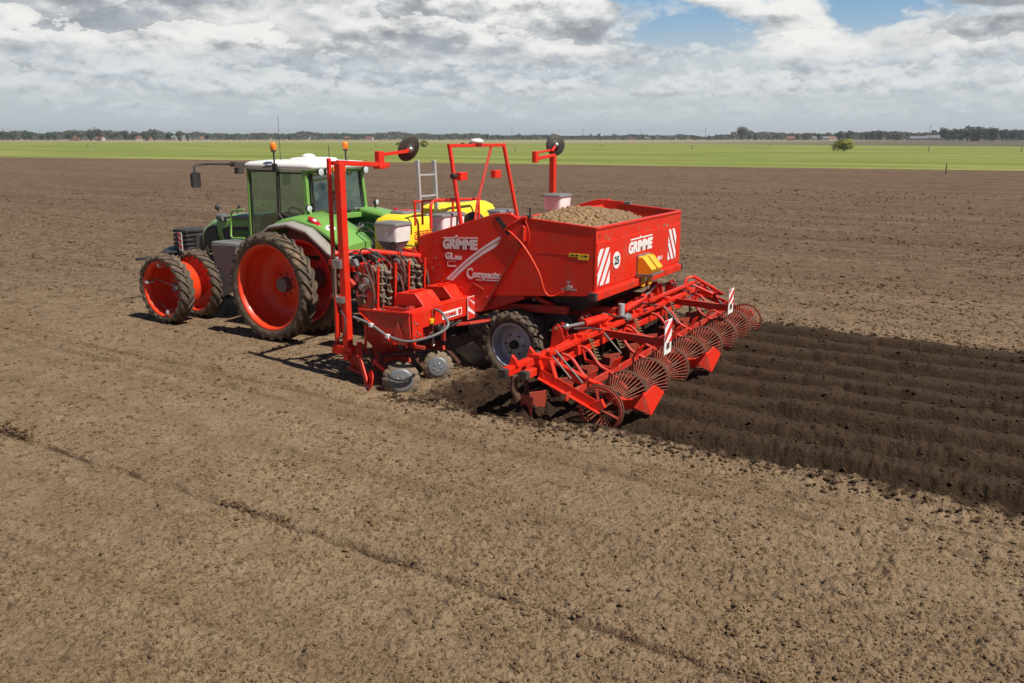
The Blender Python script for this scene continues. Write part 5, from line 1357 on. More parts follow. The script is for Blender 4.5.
    for k in (0, 1):
        zz = .84 + .20 * k
        y0, y1 = 1.895 * s, 1.625 * s
        part('red_stripe', MB().prism([(-4.067, y0, zz + .02), (-4.067, y1, max(.842, zz - .17)), (-4.067, y1, zz - .06 if zz - .06 > .842 else .86), (-4.067, y0, min(1.185, zz + .135))], (-.003, 0, 0)) if k else MB().prism([(-4.067, y0, .845), (-4.067, y1, .845), (-4.067, y0, .98)], (-.003, 0, 0)), 'decal_red', wb)
    part('red_stripe', MB().prism([(-4.067, y0, 1.185), (-4.067, y1, 1.04), (-4.067, y1, 1.185)], (-.003, 0, 0)), 'decal_red', wb)
    part('end_plate', MB().span(-4.05, -3.98, 1.58 * s, 1.60 * s, .82, 1.2).box((-4.06, 1.55 * s, .98), (.05, .05, .12)), 'red', wg, bevel=.004)
    part('lower_plate', MB().bar((-4.1, 1.95 * s, .80), (-4.35, 1.55 * s, .82), .10, .03).bar((-3.9, 2.1 * s, .78), (-4.1, 1.95 * s, .80), .08, .04), 'red_dirty', wg, bevel=.006)
    for k, (a_, b_, w_) in enumerate((((-3.95, 2.62, .88), (-3.3, 2.62, .40), .05), ((-3.95, 2.2, .88), (-3.3, 2.2, .42), .05), ((-4.0, 2.45, .92), (-4.0, 2.45, .62), .06), ((-3.5, 3.05, .66), (-4.0, 2.9, .60), .05), ((-3.2, 3.2, 1.08), (-3.05, 3.12, .45), .05), ((-3.95, 1.9, .86), (-3.4, 1.9, .36), .05))):
        part('strut', MB().bar((a_[0], a_[1] * s, a_[2]), (b_[0], b_[1] * s, b_[2]), .03, w_), 'red_dirty', wg, bevel=.004)
    part('hose_bundle', MB().tube(spline([(-3.1, 3.1 * s, 1.0), (-3.4, 2.95 * s, .74), (-3.8, 2.8 * s, .72), (-4.02, 2.5 * s, .82), (-4.0, 2.2 * s, .86)], 20), .022, 6).tube(spline([(-3.1, 3.0 * s, .9), (-3.5, 2.7 * s, .66), (-3.9, 2.4 * s, .74), (-4.0, 2.0 * s, .84)], 20), .016, 6), 'hose', wg)
    part('hand_wheel', MB().tube([(-4.07, 2.62 * s + .05 * math.cos(a), .86 + .05 * math.sin(a)) for a in [i * math.pi / 6 for i in range(12)]], .012, 6, closed=True).tube([(-4.0, 2.62 * s, .86), (-4.08, 2.62 * s, .86)], .03, 8), 'black', wg)
# --- ground tools: row housings, notched discs, scraper
def notched(c, ax, r, n, name, parent):
    A = Vector(ax).normalized(); e1 = A.orthogonal().normalized(); e2 = A.cross(e1); c = Vector(c)
    N = n * 8; rings = []
    for (k, dep) in ((.02, .030), (.5, .026), (.64, .018), (1.0, -.01), (1.0, -.018), (.64, .010), (.02, .022)):
        rg_ = []
        for i in range(N):
            a = 2 * math.pi * i / N
            q = r * k
            if k == 1.0: q = r * (1 - .10 * max(0, math.cos(n * a)) ** 4)
            rg_.append(c + A * dep + (e1 * math.cos(a) + e2 * math.sin(a)) * q)
        rings.append(rg_)
    d = part(name, MB().loft(rings[2:5], caps=False), 'disc_soil', parent)
    part('disc_centre', MB().loft([[q + A * .003 for q in g] for g in rings[:3]] + [rings[5], rings[6]]), 'disc_steel', d)
    for i in range(5):
        a = 2 * math.pi * i / 5
        part('bolt', MB().lathe([(.001, .02), (.009, .018), (.010, 0)], c=c + A * .026 + (e1 * math.cos(a) + e2 * math.sin(a)) * .055, axis=A, n=8), 'chrome', d)
    return d
for s in (1, -1):
    gtl = empty('ground_tools', (-3.5, 2.6 * s, .3), PL)
    notched((-3.80, 3.22 * s, .165), (-.55, .80 * s, .12), .275, 12, 'notched_disc', gtl)
    notched((-3.88, 2.45 * s, .20), (-.55, .80 * s, .15), .24, 12, 'notched_disc', gtl)
    part('disc_guard', MB().tube([Vector((-3.86, 3.28 * s, .165)) + Vector((.75 * math.cos(a) * .22, .5 * math.cos(a) * .22 * s, .20 * math.sin(a) * .7 + .17)) for a in [math.radians(200 + 14 * i) for i in range(11)]], .022, 8), 'black', gtl)
    part('opener_plate', MB().prism([(-3.95, 1.62 * s, .05), (-3.78, 1.84 * s, .32), (-4.08, 1.75 * s, .46), (-4.2, 1.55 * s, .22)], (.02, .01 * s, .01)), 'disc_steel', gtl, bevel=.003)
    part('opener_arm', MB().bar((-3.62, 2.1 * s, .55), (-3.86, 1.85 * s, .12), .025, .05).bar((-3.55, 2.75 * s, .52), (-3.72, 2.55 * s, .18), .025, .06).tube([(-3.3, 3.0 * s, .42), (-3.8, 2.9 * s, .52)], .03, 8), 'rust', gtl, bevel=.003)
    part('row_housing', MB().loft([rbox(-3.42, -2.86, 2.62 * s - .22, 2.62 * s + .36, .92, .12), rbox(-3.42, -2.86, 2.62 * s - .22, 2.62 * s + .38, .62, .16), rbox(-3.32, -2.98, 2.62 * s - .12, 2.62 * s + .22, .40, .12)]), 'red_dirty', gtl)
    part('row_housing', MB().loft([rbox(-3.42, -2.86, 1.9 * s - .3, 1.9 * s + .3, .92, .12), rbox(-3.42, -2.86, 1.9 * s - .3, 1.9 * s + .3, .62, .16), rbox(-3.32, -2.98, 1.9 * s - .15, 1.9 * s + .15, .30, .12)]), 'red_dirty', gtl)
    part('tool_bar', MB().bar((-3.3, 1.6 * s, .36), (-3.3, 3.2 * s, .36), .09, .09).bar((-3.05, 2.6 * s, .30), (-3.75, 2.95 * s, .40), .05, .07).bar((-3.1, 1.9 * s, .30), (-3.75, 2.1 * s, .40), .05, .07).bar((-3.3, 3.18 * s, .36), (-3.5, 3.18 * s, .25), .05, .06).bar((-2.75, 3.1 * s, .42), (-2.9, 3.0 * s, .12), .05, .10), 'red_dirty', gtl, bevel=.006)
    part('scraper_arm', MB().bar((-2.95, 3.12 * s, .58), (-3.05, 3.24 * s, .40), .08, .12).bar((-3.04, 3.24 * s, .44), (-3.26, 3.34 * s, .06), .03, .10), 'red', gtl, bevel=.008)
    part('scraper_disc', MB().lathe([(.001, -.03), (.07, -.022), (.13, -.005), (.155, .012), (.15, .022), (.12, .008), (.001, -.015)], c=(-3.34, 3.36 * s, .12), axis=(.55, .80 * s, .30), n=24), 'red', gtl)
    part('skid', MB().bar((-2.62, 3.0 * s, .15), (-3.0, 3.05 * s, .10), .12, .04).bar((-2.75, 3.1 * s, .40), (-2.7, 3.0 * s, .12), .06, .05), 'red_dirty', gtl, bevel=.006)
    part('track_chain', MB().tube(spline([(-3.1, 3.05 * s, .5), (-3.2, 3.12 * s, .3), (-3.25, 3.1 * s, .2), (-3.35, 3.1 * s, .35), (-3.3, 3.1 * s, .5)], 16), .03, 6), 'rust', gtl)
    part('under_beam', MB().bar((-3.75, 1.5 * s, .60), (-3.75, 3.15 * s, .66), .10, .12).span(-3.95, -3.0, 1.5 * s, 3.1 * s, .86, .90), 'black', gtl, bevel=.006)

# ------------------------------------------------------------------ ridging unit at the rear of the planter
RU = empty('ridging_unit', (-6.2, 0, .6), PL)
part('tool_bar', MB().bar((-5.75, 3.52, .65), (-5.75, -3.4, .65), .11, .11), 'red', RU, bevel=.01)
for y in (3.56, -3.44): part('end_cap', MB().box((-5.75, y, .65), (.115, .09, .115)), 'black', RU, bevel=.01)
part('tool_bar', MB().bar((-5.99, 3.40, .63), (-5.99, -3.3, .63), .11, .10), 'red', RU, bevel=.01)
for y in (3.44, -3.34): part('end_cap', MB().box((-5.99, y, .63), (.115, .09, .105)), 'black', RU, bevel=.01)
part('tool_bar', MB().bar((-6.08, 3.0, .82), (-6.08, -2.95, .82), .07, .07), 'red', RU, bevel=.008)
part('tie_bar', MB().bar((-5.9, .6, .95), (-5.2, .6, .95), .08, .10).bar((-5.9, -.6, .95), (-5.2, -.6, .95), .08, .10), 'red_dirty', RU, bevel=.008)
ROWS = [2.7125 - .775 * k for k in range(8)]
FUR = [3.1 - .775 * k for k in range(9)]
rr3 = random.Random(9)
# head stocks: pairs of upright plates on the bar
for y in (2.15, 1.35, .15, -1.05, -2.1):
    for d in (.07, -.07):
        part('upright_plate', MB().prism([(-5.68, y + d, .60), (-5.72, y + d, .98), (-5.80, y + d, 1.05), (-5.86, y + d, .98), (-5.95, y + d, .72), (-5.95, y + d, .60)], (0, .016, 0)), 'red', RU, bevel=.004)
    part('pivot_pin', MB().tube([(-5.80, y - .12, .99), (-5.80, y + .12, .99)], .022, 10), 'chrome', RU)
    part('link_plate', MB().box((-5.98, y + .02, .78), (.22, .05, .22), Matrix.Rotation(.4, 3, 'Y')).box((-6.08, y - .1, .86), (.10, .16, .10)), 'red', RU, bevel=.008)
# hydraulic cylinders along the bar
def cylinder(a, b, c):
    cy = part('hydraulic_cylinder', MB().tube([a, b], .062, 14).tube([Vector(a) - (Vector(b) - Vector(a)).normalized() * .02, Vector(a)], .05, 12), 'red', RU)
    part('piston_rod', MB().tube([b, c], .026, 10).ball(c, .05), 'steel', cy)
cylinder((-6.05, 1.22, .98), (-5.98, 1.80, .99), (-5.90, 2.15, 1.0))
cylinder((-6.06, .62, .98), (-5.98, -.38, 1.02), (-5.90, -1.05, 1.10))
part('tilt_plate', MB().prism([(-5.80, -1.05, .7), (-5.82, -1.05, 1.16), (-5.95, -1.05, 1.18), (-6.02, -1.05, .72)], (0, .03, 0)).prism([(-5.80, -1.25, .7), (-5.82, -1.25, 1.10), (-5.95, -1.25, 1.12), (-6.02, -1.25, .72)], (0, .03, 0)), 'red', RU, bevel=.005)
part('accumulator', MB().ball((-6.1, .55, .86), (.07, .12, .07)), 'grey', RU)
part('canister', MB().tube([(-6.08, .72, .92), (-6.08, .72, 1.10)], .05, 12), 'silver', RU)
# outer arched braces at the far section
part('arch_brace', MB().tube([(-5.9, -2.3, .75), (-6.0, -2.35, 1.06), (-6.05, -2.55, 1.06), (-6.5, -2.9, .72), (-6.0, -2.95, .7)], .03, 8).tube([(-6.0, -2.45, .95), (-6.4, -2.65, .75)], .024, 8), 'red', RU)
part('diagonal_tube', MB().bar((-5.95, 2.55, .78), (-6.02, -.2, 1.0), .05, .05).bar((-6.1, -.3, .98), (-6.05, -2.9, .95), .05, .05), 'red', RU, bevel=.006)
# shares in the furrows in front of the rollers
for y in FUR:
    part('ridging_body', MB().prism([(-5.72, y, -.02), (-5.98, y + .17, .05), (-6.02, y + .19, .30), (-5.74, y + .01, .26)], (-.018, 0, 0)).prism([(-5.72, y, -.02), (-5.98, y - .17, .05), (-6.02, y - .19, .30), (-5.74, y - .01, .26)], (-.018, 0, 0)), 'red_worn', RU, bevel=.003)
    part('share_leg', MB().bar((-5.80, y, .62), (-5.84, y, .1), .035, .07, up=(0, 1, 0)), 'rust', RU, bevel=.004)
part('roller_tine', MB().tube([(-5.83, 3.42, .60), (-5.83, 3.44, .42), (-5.9, 3.46, .32), (-5.83, 3.44, .26)], .05, 10), 'rust', RU)
# springs and curved arms per row
for i, y in enumerate(ROWS):
    lk = empty('row_arm', (-6.4, y, .5), RU)
    d = .17 if i % 2 else -.10
    part('arm', MB().tube(spline([(-6.04, y + d, .74), (-6.22, y + d, .70), (-6.40, y + d, .50), (-6.58, y + d, .42), (-6.9, y + d * 1.9, .27)], 14), .026, 8), 'red_dirty', lk)
    cs = []
    for q in range(60):
        a = q * .75
        t = q / 59
        cs.append((-6.16 - .14 * t + .032 * math.cos(a), y - .02 + .032 * math.sin(a), .82 - .30 * t))
    if i in (1, 2, 3, 5, 6): part('coil_spring', MB().tube(cs, .009, 5), 'spring', lk)
    if i in (0, 2, 5): part('link_rod', MB().tube([(-6.02, y + .20, .86), (-6.40, y + .24, .52)], .013, 8), 'grey', lk)
    part('square_plate', MB().prism([(-6.50, y + .13, .38), (-6.50, y - .13, .38), (-6.60, y - .13, .60), (-6.60, y + .13, .60)], (-.014, 0, 0)), 'red' if i % 3 else 'red_dirty', lk, bevel=.004)
    if i % 2: part('drop_link', MB().bar((-6.02, y, .80), (-6.10, y, .50), .02, .06, up=(0, 1, 0)).bar((-6.10, y, .50), (-6.50, y, .42), .02, .05), 'red', lk, bevel=.004)
for (ya, yb) in ((3.35, .42), (-.42, -3.0)):
    part('section_beam', MB().bar((-6.53, ya, .40), (-6.53, yb, .40), .03, .10), 'red_dirty', RU, bevel=.005)
# cage rollers: an hourglass of bars per ridge
def cage(name, y):
    at = (-6.9, y, .245)
    r = empty(name, at, RU)
    R0, R1, h0, h1 = .30, .115, .365, .045
    for s in (1, -1):
        rim = MB(); N = 40
        rim.tube([(R0 * math.cos(a), h0 * s, R0 * math.sin(a)) for a in [2 * math.pi * k / N for k in range(N)]], .013, 6, closed=True)
        part('rim', rim, 'rust', r, at=at)
        m = MB()
        for k in range(34):
            a = 2 * math.pi * k / 34 + (.1 if s > 0 else 0)
            m.tube([(R0 * math.cos(a), h0 * s, R0 * math.sin(a)), (R1 * math.cos(a + .12), h1 * s, R1 * math.sin(a + .12))], .0085, 5)
        part('cage_bars', m, 'cage', r, at=at)
        part('hub_ring', MB().tube([(R1 * math.cos(a), h1 * s, R1 * math.sin(a)) for a in [2 * math.pi * k / 20 for k in range(20)]], .011, 6, closed=True).lathe([(.03, h1 * s - .005), (R1, h1 * s - .005), (R1, h1 * s + .005), (.03, h1 * s + .005)], n=20), 'rust', r, at=at)
    part('axle', MB().tube([(0, -.38, 0), (0, .38, 0)], .022, 8), 'rust', r, at=at)
    return r
cg = cage('cage_roller', ROWS[0])
for y in ROWS[1:]: copy_tree(cg, RU, (-6.9, y, .245))
# end discs with flat spokes
for y in (3.12, -3.12):
    at = (-6.9, y, .245)
    ed = empty('end_disc', at, RU)
    part('rim', MB().lathe([(.262, -.008), (.30, -.008), (.30, .008), (.262, .008)], n=40, closed=True, smooth=False), 'red_worn', ed, at=at)
    for k in range(6):
        a = 2 * math.pi * k / 6 + .3
        part('spoke', MB().bar((.03 * math.cos(a), 0, .03 * math.sin(a)), (.27 * math.cos(a), 0, .27 * math.sin(a)), .014, .05, up=(0, 1, 0)), 'red_worn', ed, at=at)
    part('hub', MB().lathe([(.001, .04), (.05, .035), (.06, 0), (.05, -.03), (.001, -.03)], n=18), 'rust', ed, at=at)
# near end support: angled rail and drop arms
for s in (1, -1):
    y = 3.22 * s
    es = empty('end_support', (-6.4, y, .5), RU)
    part('rail', MB().bar((-6.08, y, .62), (-6.96, y, .30), .015, .13).bar((-6.08, y + .03 * s, .56), (-6.96, y + .03 * s, .24), .07, .015), 'red', es, bevel=.004)
    for x in (-6.05, -6.22):
        part('drop_arm', MB().bar((x, y - .04 * s, .80), (x - .10, y - .02 * s, .56), .025, .07, up=(0, 1, 0)), 'red', es, bevel=.005)
    part('clamp_plate', MB().box((-6.10, y - .08 * s, .70), (.26, .05, .24)).box((-6.02, y - .05 * s, .83), (.14, .12, .05)), 'red', es, bevel=.008)
    part('end_bracket', MB().box((-6.93, y, .33), (.16, .05, .12), Matrix.Rotation(.5, 3, 'Y')), 'red', es, bevel=.008)
    part('stay_rod', MB().tube([(-6.15, y - .3 * s, .86), (-6.55, y - .3 * s, .48)], .013, 8), 'grey', es)
for (y, z) in ((3.3, .72), (2.85, .73), (1.9, .72), (.8, .74)):
    part('lug', MB().prism([(-5.70, y, z - .02), (-5.74, y, z + .12), (-5.80, y, z + .06), (-5.84, y, z - .02)], (0, .05, 0)), 'red', RU, bevel=.004)
# long arms with flared shields behind the rollers
for y in (2.75, .42):
    sh = empty('shield_arm', (-6.8, y, .4), RU)
    part('arm_tube', MB().tube([(-6.02, y, .66), (-6.32, y, .56), (-6.72, y, .42)], .034, 10), 'red', sh)
    part('arm_plate', MB().prism([(-6.15, y - .12, .52), (-6.8, y - .12, .40), (-6.82, y - .12, .28), (-6.2, y - .12, .40)], (0, .02, 0)), 'red', sh, bevel=.005)
    part('bow', MB().loft([[(x, y + .04 - b, z + .06), (x, y - .02 - b, z + .06), (x, y - .02 - b, z - .07), (x, y + .04 - b, z - .07)] for x, z, b in ((-6.68, .42, .0), (-6.80, .38, .0), (-6.92, .29, .0), (-7.08, .25, .0), (-7.20, .28, -.03), (-7.30, .36, -.08), (-7.38, .42, -.12))], smooth=False), 'red', sh, bevel=.006)
    part('flared_shield', MB().prism([(-7.40, y + .16, .46), (-7.40, y - .18, .50), (-7.42, y - .47, .335), (-7.44, y + .0, .15)], (.016, 0, .004)), 'red', sh, bevel=.004)
    part('flared_shield', MB().prism([(-7.40, y + .16, .46), (-7.44, y + .0, .15), (-7.32, y + .26, .30)], (.014, 0, .004)), 'red_dirty', sh, bevel=.003)
# warning boards on long bars
for y, z0 in ((1.32, .55), (-1.55, .62)):
    wb = empty('warning_board', (-7.05, y, .7), RU)
    part('board_bar', MB().bar((-6.05, y + .02, .77), (-7.02, y, .74), .03, .10).bar((-6.05, y + .02, .825), (-7.02, y, .795), .07, .012), 'red_dirty', wb, bevel=.004)
    part('board', MB().span(-7.075, -7.065, y + .13, y - .13, z0 + .04, 1.08), 'decal_white', wb, bevel=.002)
    for (pa) in ([(0, 1.0), (0, .72), (.5, 1.0)], [(0, .38), (0, .05), (1, .62), (1, .95)], [(1, .28), (.5, 0), (1, 0)]):
        H0 = z0 + .042 + .16; H1 = 1.078
        part('red_stripe', MB().prism([(-7.077, y + .128 - .256 * t, H0 + (H1 - H0) * q) for t, q in pa], (-.003, 0, 0)), 'decal_red', wb)
    part('board_clamp', MB().span(-7.09, -7.04, y + .06, y - .03, z0 + .12, z0 + .20), 'rust', wb, bevel=.006)
# hoses over the ridging unit
for k in range(7):
    y = rr3.uniform(-2.2, 2.6); 
    part('hydraulic_hose', MB().tube(spline([(-5.6, y, .9), (-5.9, y - .1, .98 + rr3.uniform(-.05, .1)), (-6.05, y - .35, .92), (-6.15, y - .6, .86)], 14), .013, 6), 'hose', RU)
for k in range(24):
    y = rr3.uniform(-2.9, 3.1)
    part('bolt', MB().lathe([(.001, .02), (.02, .02), (.02, 0)], c=(rr3.choice([-5.75, -5.99]), y, .705 if rr3.random() < 1 else .6), axis=(0, 0, 1), n=6, smooth=False), 'steel', RU)

# ------------------------------------------------------------------ potatoes in the hopper
def heap_z(x, y):
    u = (x + 5.15) / 1.0; v = y / 1.75
    return 2.205 + .17 * math.exp(-(((x + 4.75) / .62) ** 2) - ((y + .15) / 1.4) ** 2) + .10 * math.exp(-(((x + 5.3) / .4) ** 2) - ((y - .3) / 1.0) ** 2) - .10 * max(0, (-5.4 - x)) - .10 * max(0, -y - .7) * (1 if x < -5.2 else .3)
def potato_mesh(name, seed):
    v, f = ico(3)
    rg = np.random.default_rng(seed)
    s = np.array([.058, .046, .042]) * rg.uniform(.95, 1.1, 3)
    n = vnoise(v[:, 0] * 1.3 + seed * 3 + v[:, 2], v[:, 1] * 1.3 + v[:, 2] * .7, seed)
    V = v * (1 + .34 * (n[:, None] - .5)) * s
    me = bpy.data.meshes.new(name)
    me.from_pydata(V.tolist(), [], f.tolist())
    for p in me.polygons: p.use_smooth = True
    me.materials.append(MATS['potato'])
    return me
pm = [potato_mesh('potato', k) for k in range(6)]
rp = random.Random(21)
spots = []
x = -6.02
while x < -4.55:
    y = -1.58
    while y < 1.58:
        px, py = x + rp.uniform(-.018, .018), y + rp.uniform(-.018, .018)
        for lay in (0, 1):
            spots.append((px + (0.03 if lay else 0), py + (.03 if lay else 0), heap_z(px, py) - .045 * lay + rp.uniform(-.012, .02)))
        y += .078
    x += .082
front = [p for i, p in enumerate(spots) if i % 2 == 0]
def pscore(p): return (Vector(p) - CAM).length - (p[2] - 2.2) * 2.0
vis = sorted([p for p in front if p[2] > 2.17], key=pscore)
singles = vis[:300]; sset = set(singles)
for k, p in enumerate(singles):
    o = bpy.data.objects.new('potato', pm[k % 6]); COL.objects.link(o)
    o.location = p; o.rotation_euler = (rp.uniform(0, 6.3), rp.uniform(0, 6.3), rp.uniform(0, 6.3))
    sc = rp.uniform(.85, 1.2); o.scale = (sc, sc, sc)
    tag(o, 'tan seed potato lying on top of the heap in the red hopper', 'potato', 'seed potatoes heaped in the hopper')
rest = [p for p in spots if p not in sset]
from mathutils import Euler
V, F = [], []
base = [np.array([q.co[:] for q in m_.vertices]) for m_ in pm]; fb = [np.array([q.vertices[:] for q in m_.polygons]) for m_ in pm]
v2, f2 = ico(2)
off = 0
for k, p in enumerate(rest):
    r3 = np.array(Euler((rp.uniform(0, 6.3), rp.uniform(0, 6.3), rp.uniform(0, 6.3))).to_matrix())
    b = v2 * np.array([.058, .046, .042]) * rp.uniform(.85, 1.2) * (1 + .2 * (vnoise(v2[:, 0] * 1.5 + k, v2[:, 1] * 1.5 + v2[:, 2], 3)[:, None] - .5))
    V.append(b @ r3.T + np.array(p)); F.append(f2 + off); off += len(v2)
V = np.vstack(V); F = np.vstack(F)
me = bpy.data.meshes.new('potato_heap')
me.from_pydata(V.tolist(), [], F.tolist())
me.polygons.foreach_set('use_smooth', np.ones(len(F), bool))
tag(put_mesh('potato_heap', me, 'potato'), 'heap of tan seed potatoes filling the red hopper', 'potatoes', kind='stuff')

# ------------------------------------------------------------------ far field edge: posts, bushes, trees, farms
def far_xy(px, dist):
    """bearing (in photo columns) and distance -> ground point"""
    u = (px - 512) / 832.0
    d = (V_FH + V_R * (u / 1.027)).normalized()
    return CAM.x + d.x * dist, CAM.y + d.y * dist
def fpost(x, y, h, lab):
    tag(part('fence_post', MB().tube([(x, y, -.1), (x, y, h)], [.09, .07], 6), 'post_wood'), lab, 'fence post', 'fence posts in the grass field')
for px, dist, h in ((515, 215, 1.35), (692, 262, 1.3), (929, 246, 1.5), (1022, 250, 1.5), (834, 268, 1.3), (602, 320, 1.2), (376, 300, 1.2), (88, 330, 1.3), (770, 330, 1.2)):
    x, y = far_xy(px, dist); fpost(x, y, h, 'thin dark post standing far out in the green grass field')
x, y = far_xy(949, 94.5); tag(part('boundary_post', MB().tube([(x, y, -.1), (x, y, 1.0)], [.06, .05], 6).box((x, y, 1.0), (.12, .12, .06)), 'post_wood'), 'short dark post on the edge between brown soil and grass at right', 'fence post')
def crown_mesh(name, w, h, z0, n, seed, leaf, lobes=5, dens=1.0, up=0.0):
    """leaf clumps spread through an uneven crown"""
    rg = np.random.default_rng(seed)
    cs = []
    for k in range(lobes):
        a = rg.uniform(0, 6.28); r = rg.uniform(0, .30) * w
        cs.append((r * math.cos(a), r * math.sin(a), z0 + h * rg.uniform(.25, .75), w * rg.uniform(.2, .34), h * rg.uniform(.2, .32)))
    V, F = [], []
    for k in range(n):
        c = cs[rg.integers(lobes)]
        d = rg.normal(size=3); d /= np.linalg.norm(d)
        rad = rg.uniform(.45, 1.08)
        p = np.array([c[0] + d[0] * c[3] * rad, c[1] + d[1] * c[3] * rad, c[2] + d[2] * c[4] * rad])
        t1 = rg.normal(size=3); t1 /= np.linalg.norm(t1); t2 = np.cross(t1, d); t2 /= (np.linalg.norm(t2) + 1e-6)
        s = leaf * rg.uniform(.6, 1.4)
        o = len(V)
        V += [p + t1 * s, p + t2 * s * .8, p - t1 * s * .9, p - t2 * s * .7]
        F.append((o, o + 1, o + 2, o + 3))
    me = bpy.data.meshes.new(name); me.from_pydata([tuple(q) for q in V], [], F); me.update()
    return me
def trunk_mb(w, h, seed):
    rr_ = random.Random(seed)
    m = MB().tube([(0, 0, -.3), (.02 * h, 0, h * .3), (0, .02 * h, h * .6), (.01, 0, h * .85)], [w, w * .8, w * .5, w * .15], 7)
    for k in range(6):
        a = rr_.uniform(0, 6.28); z = h * rr_.uniform(.25, .6); L = h * rr_.uniform(.2, .35)
        m.tube([(0, 0, z), (L * .5 * math.cos(a), L * .5 * math.sin(a), z + L * .5), (L * .8 * math.cos(a), L * .8 * math.sin(a), z + L * .9)], [w * .45, w * .3, w * .12], 5)
    return m
def tree_proto(w, h, seed, mat, n, leaf, clear=.18, lobes=6):
    t = empty('tree', (0, 0, 0))
    part('trunk', trunk_mb(.022 * h + .05, h * .9, seed), 'bark', t)
    c = put_mesh('crown', crown_mesh('crown', w, h * (1 - clear), h * clear, n, seed, leaf, lobes), mat, t)
    return t
def place_tree(proto, x, y, sc, rz, label, group=None, first=[]):
    if proto.name not in first:
        first.append(proto.name); o = proto
    else: o = copy_tree(proto, None)
    o.location = (x, y, 0); o.scale = (sc * rz[1], sc * rz[1], sc); o.rotation_euler.z = rz[0]
    tag(o, label, 'tree', group)
    return o
bt = tree_proto(6.6, 3.6, 3, 'leaf_spring', 1900, .22, -.02, 11)
x, y = far_xy(844, 243); place_tree(bt, x, y, 1.0, (0, 1), 'lone low yellow-green tree standing in the grass field at right')
b2 = tree_proto(5.4, 2.6, 5, 'leaf_spring', 900, .25, -.02, 8)
x, y = far_xy(424, 330); place_tree(b2, x, y, 1.0, (0, 1), 'low yellow-green bush in the grass field just right of the left marker disc')
x, y = far_xy(401, 345); place_tree(b2, x, y, .8, (1, 1.2), 'flat yellow-green bush in the grass field left of the left marker disc')
protos = [tree_proto(8, 11, 11, 'leaf_dark', 620, .6, .15), tree_proto(9, 10, 12, 'leaf_dark', 620, .65, .12, 8), tree_proto(7, 12, 13, 'leaf_mid', 560, .55, .2),
          tree_proto(10, 11, 14, 'leaf_bare', 420, .5, .25, 8), tree_proto(6, 12.5, 15, 'leaf_dark', 560, .5, .1, 5)]
LAB = ['dark round tree in the far tree line on the horizon'] * 2 + ['mid green slender tree in the far tree line on the horizon', 'pale brown bare-branched tree in the far tree line on the horizon', 'tall narrow dark tree in the far tree line on the horizon']
GRP = ['dark trees along the horizon'] * 2 + ['green trees along the horizon', 'bare trees along the horizon', 'narrow trees along the horizon']
rt = random.Random(4)
def tline(p0, p1, n, d0, d1, s0, s1, kinds):
    for k in range(n):
        px = rt.uniform(p0, p1); dist = rt.uniform(d0, d1); q = rt.choice(kinds)
        x, y = far_xy(px, dist)
        place_tree(protos[q], x, y, 1.08 * rt.uniform(s0, s1), (rt.uniform(0, 6), rt.uniform(.85, 1.3)), LAB[q], GRP[q])
tline(-60, 75, 22, 1000, 1150, .72, 1.0, [0, 1, 0, 2])
tline(70, 103, 9, 980, 1060, .9, 1.15, [3, 3, 0])
tline(100, 190, 22, 1000, 1200, .65, 1.05, [0, 1, 3, 2])
tline(190, 260, 9, 1050, 1250, .5, 0.8, [0, 1, 3])
tline(256, 510, 26, 1250, 1450, .6, .9, [0, 1, 1])
tline(512, 640, 20, 1300, 1500, .5, .85, [2, 3, 3, 0])
tline(640, 730, 14, 1250, 1450, .5, .75, [3, 2, 1])
tline(733, 742, 2, 1000, 1010, 1.2, 1.4, [3])
tline(740, 830, 20, 1050, 1250, .6, .9, [0, 3, 1])
tline(830, 900, 20, 1000, 1150, .7, 1.05, [0, 1, 3])
tline(940, 1010, 30, 930, 1050, .9, 1.25, [0, 4, 1])
tline(1005, 1090, 26, 950, 1100, .8, 1.15, [0, 4, 3])
# the unbroken belt of wood behind them
def tree_belt():
    rg = np.random.default_rng(8)
    n = 60000
    px = rg.uniform(-420, 1450, n); d = rg.uniform(1250, 1600, n)
    amp = np.where(px < 110, 1.25, np.where(px < 480, .95, np.where(px < 730, .62, np.where(px < 930, .9, 1.3))))
    hmax = (6.0 + 8.0 * vnoise(px / 22.0, px * 0 + .5, 9) * (.6 + .8 * vnoise(px / 7.0, px * 0 + .5, 19))) * amp
    u = (px - 512) / 832.0 / 1.027
    dx_ = V_FH.x + V_R.x * u; dy_ = V_FH.y + V_R.y * u; L = np.hypot(dx_, dy_)
    x = CAM.x + dx_ / L * d; y = CAM.y + dy_ / L * d
    z = rg.random(n) ** .75 * hmax
    s_ = rg.uniform(.7, 1.9, n); a = rg.uniform(0, 3.14, n)
    ex = np.cos(a) * s_; ey = np.sin(a) * s_; t = rg.normal(0, .4, n)
    V = np.stack([np.stack([x - ex, y - ey, z - s_ * .4], -1), np.stack([x + ex, y + ey, z - s_ * .4 + t * .5], -1),
                  np.stack([x + ex * .7 + t, y + ey * .7, z + s_ * .6], -1), np.stack([x - ex * .8, y - ey * .8 + t, z + s_ * .5 + t * .4], -1)], 1).reshape(-1, 3)
    me = bpy.data.meshes.new('treeline')
    me.from_pydata(V.tolist(), [], np.arange(4 * n).reshape(-1, 4).tolist()); me.update()
    tag(put_mesh('treeline', me, 'leaf_far'), 'dark continuous belt of distant woodland along the horizon', 'woodland', kind='stuff')
tree_belt()
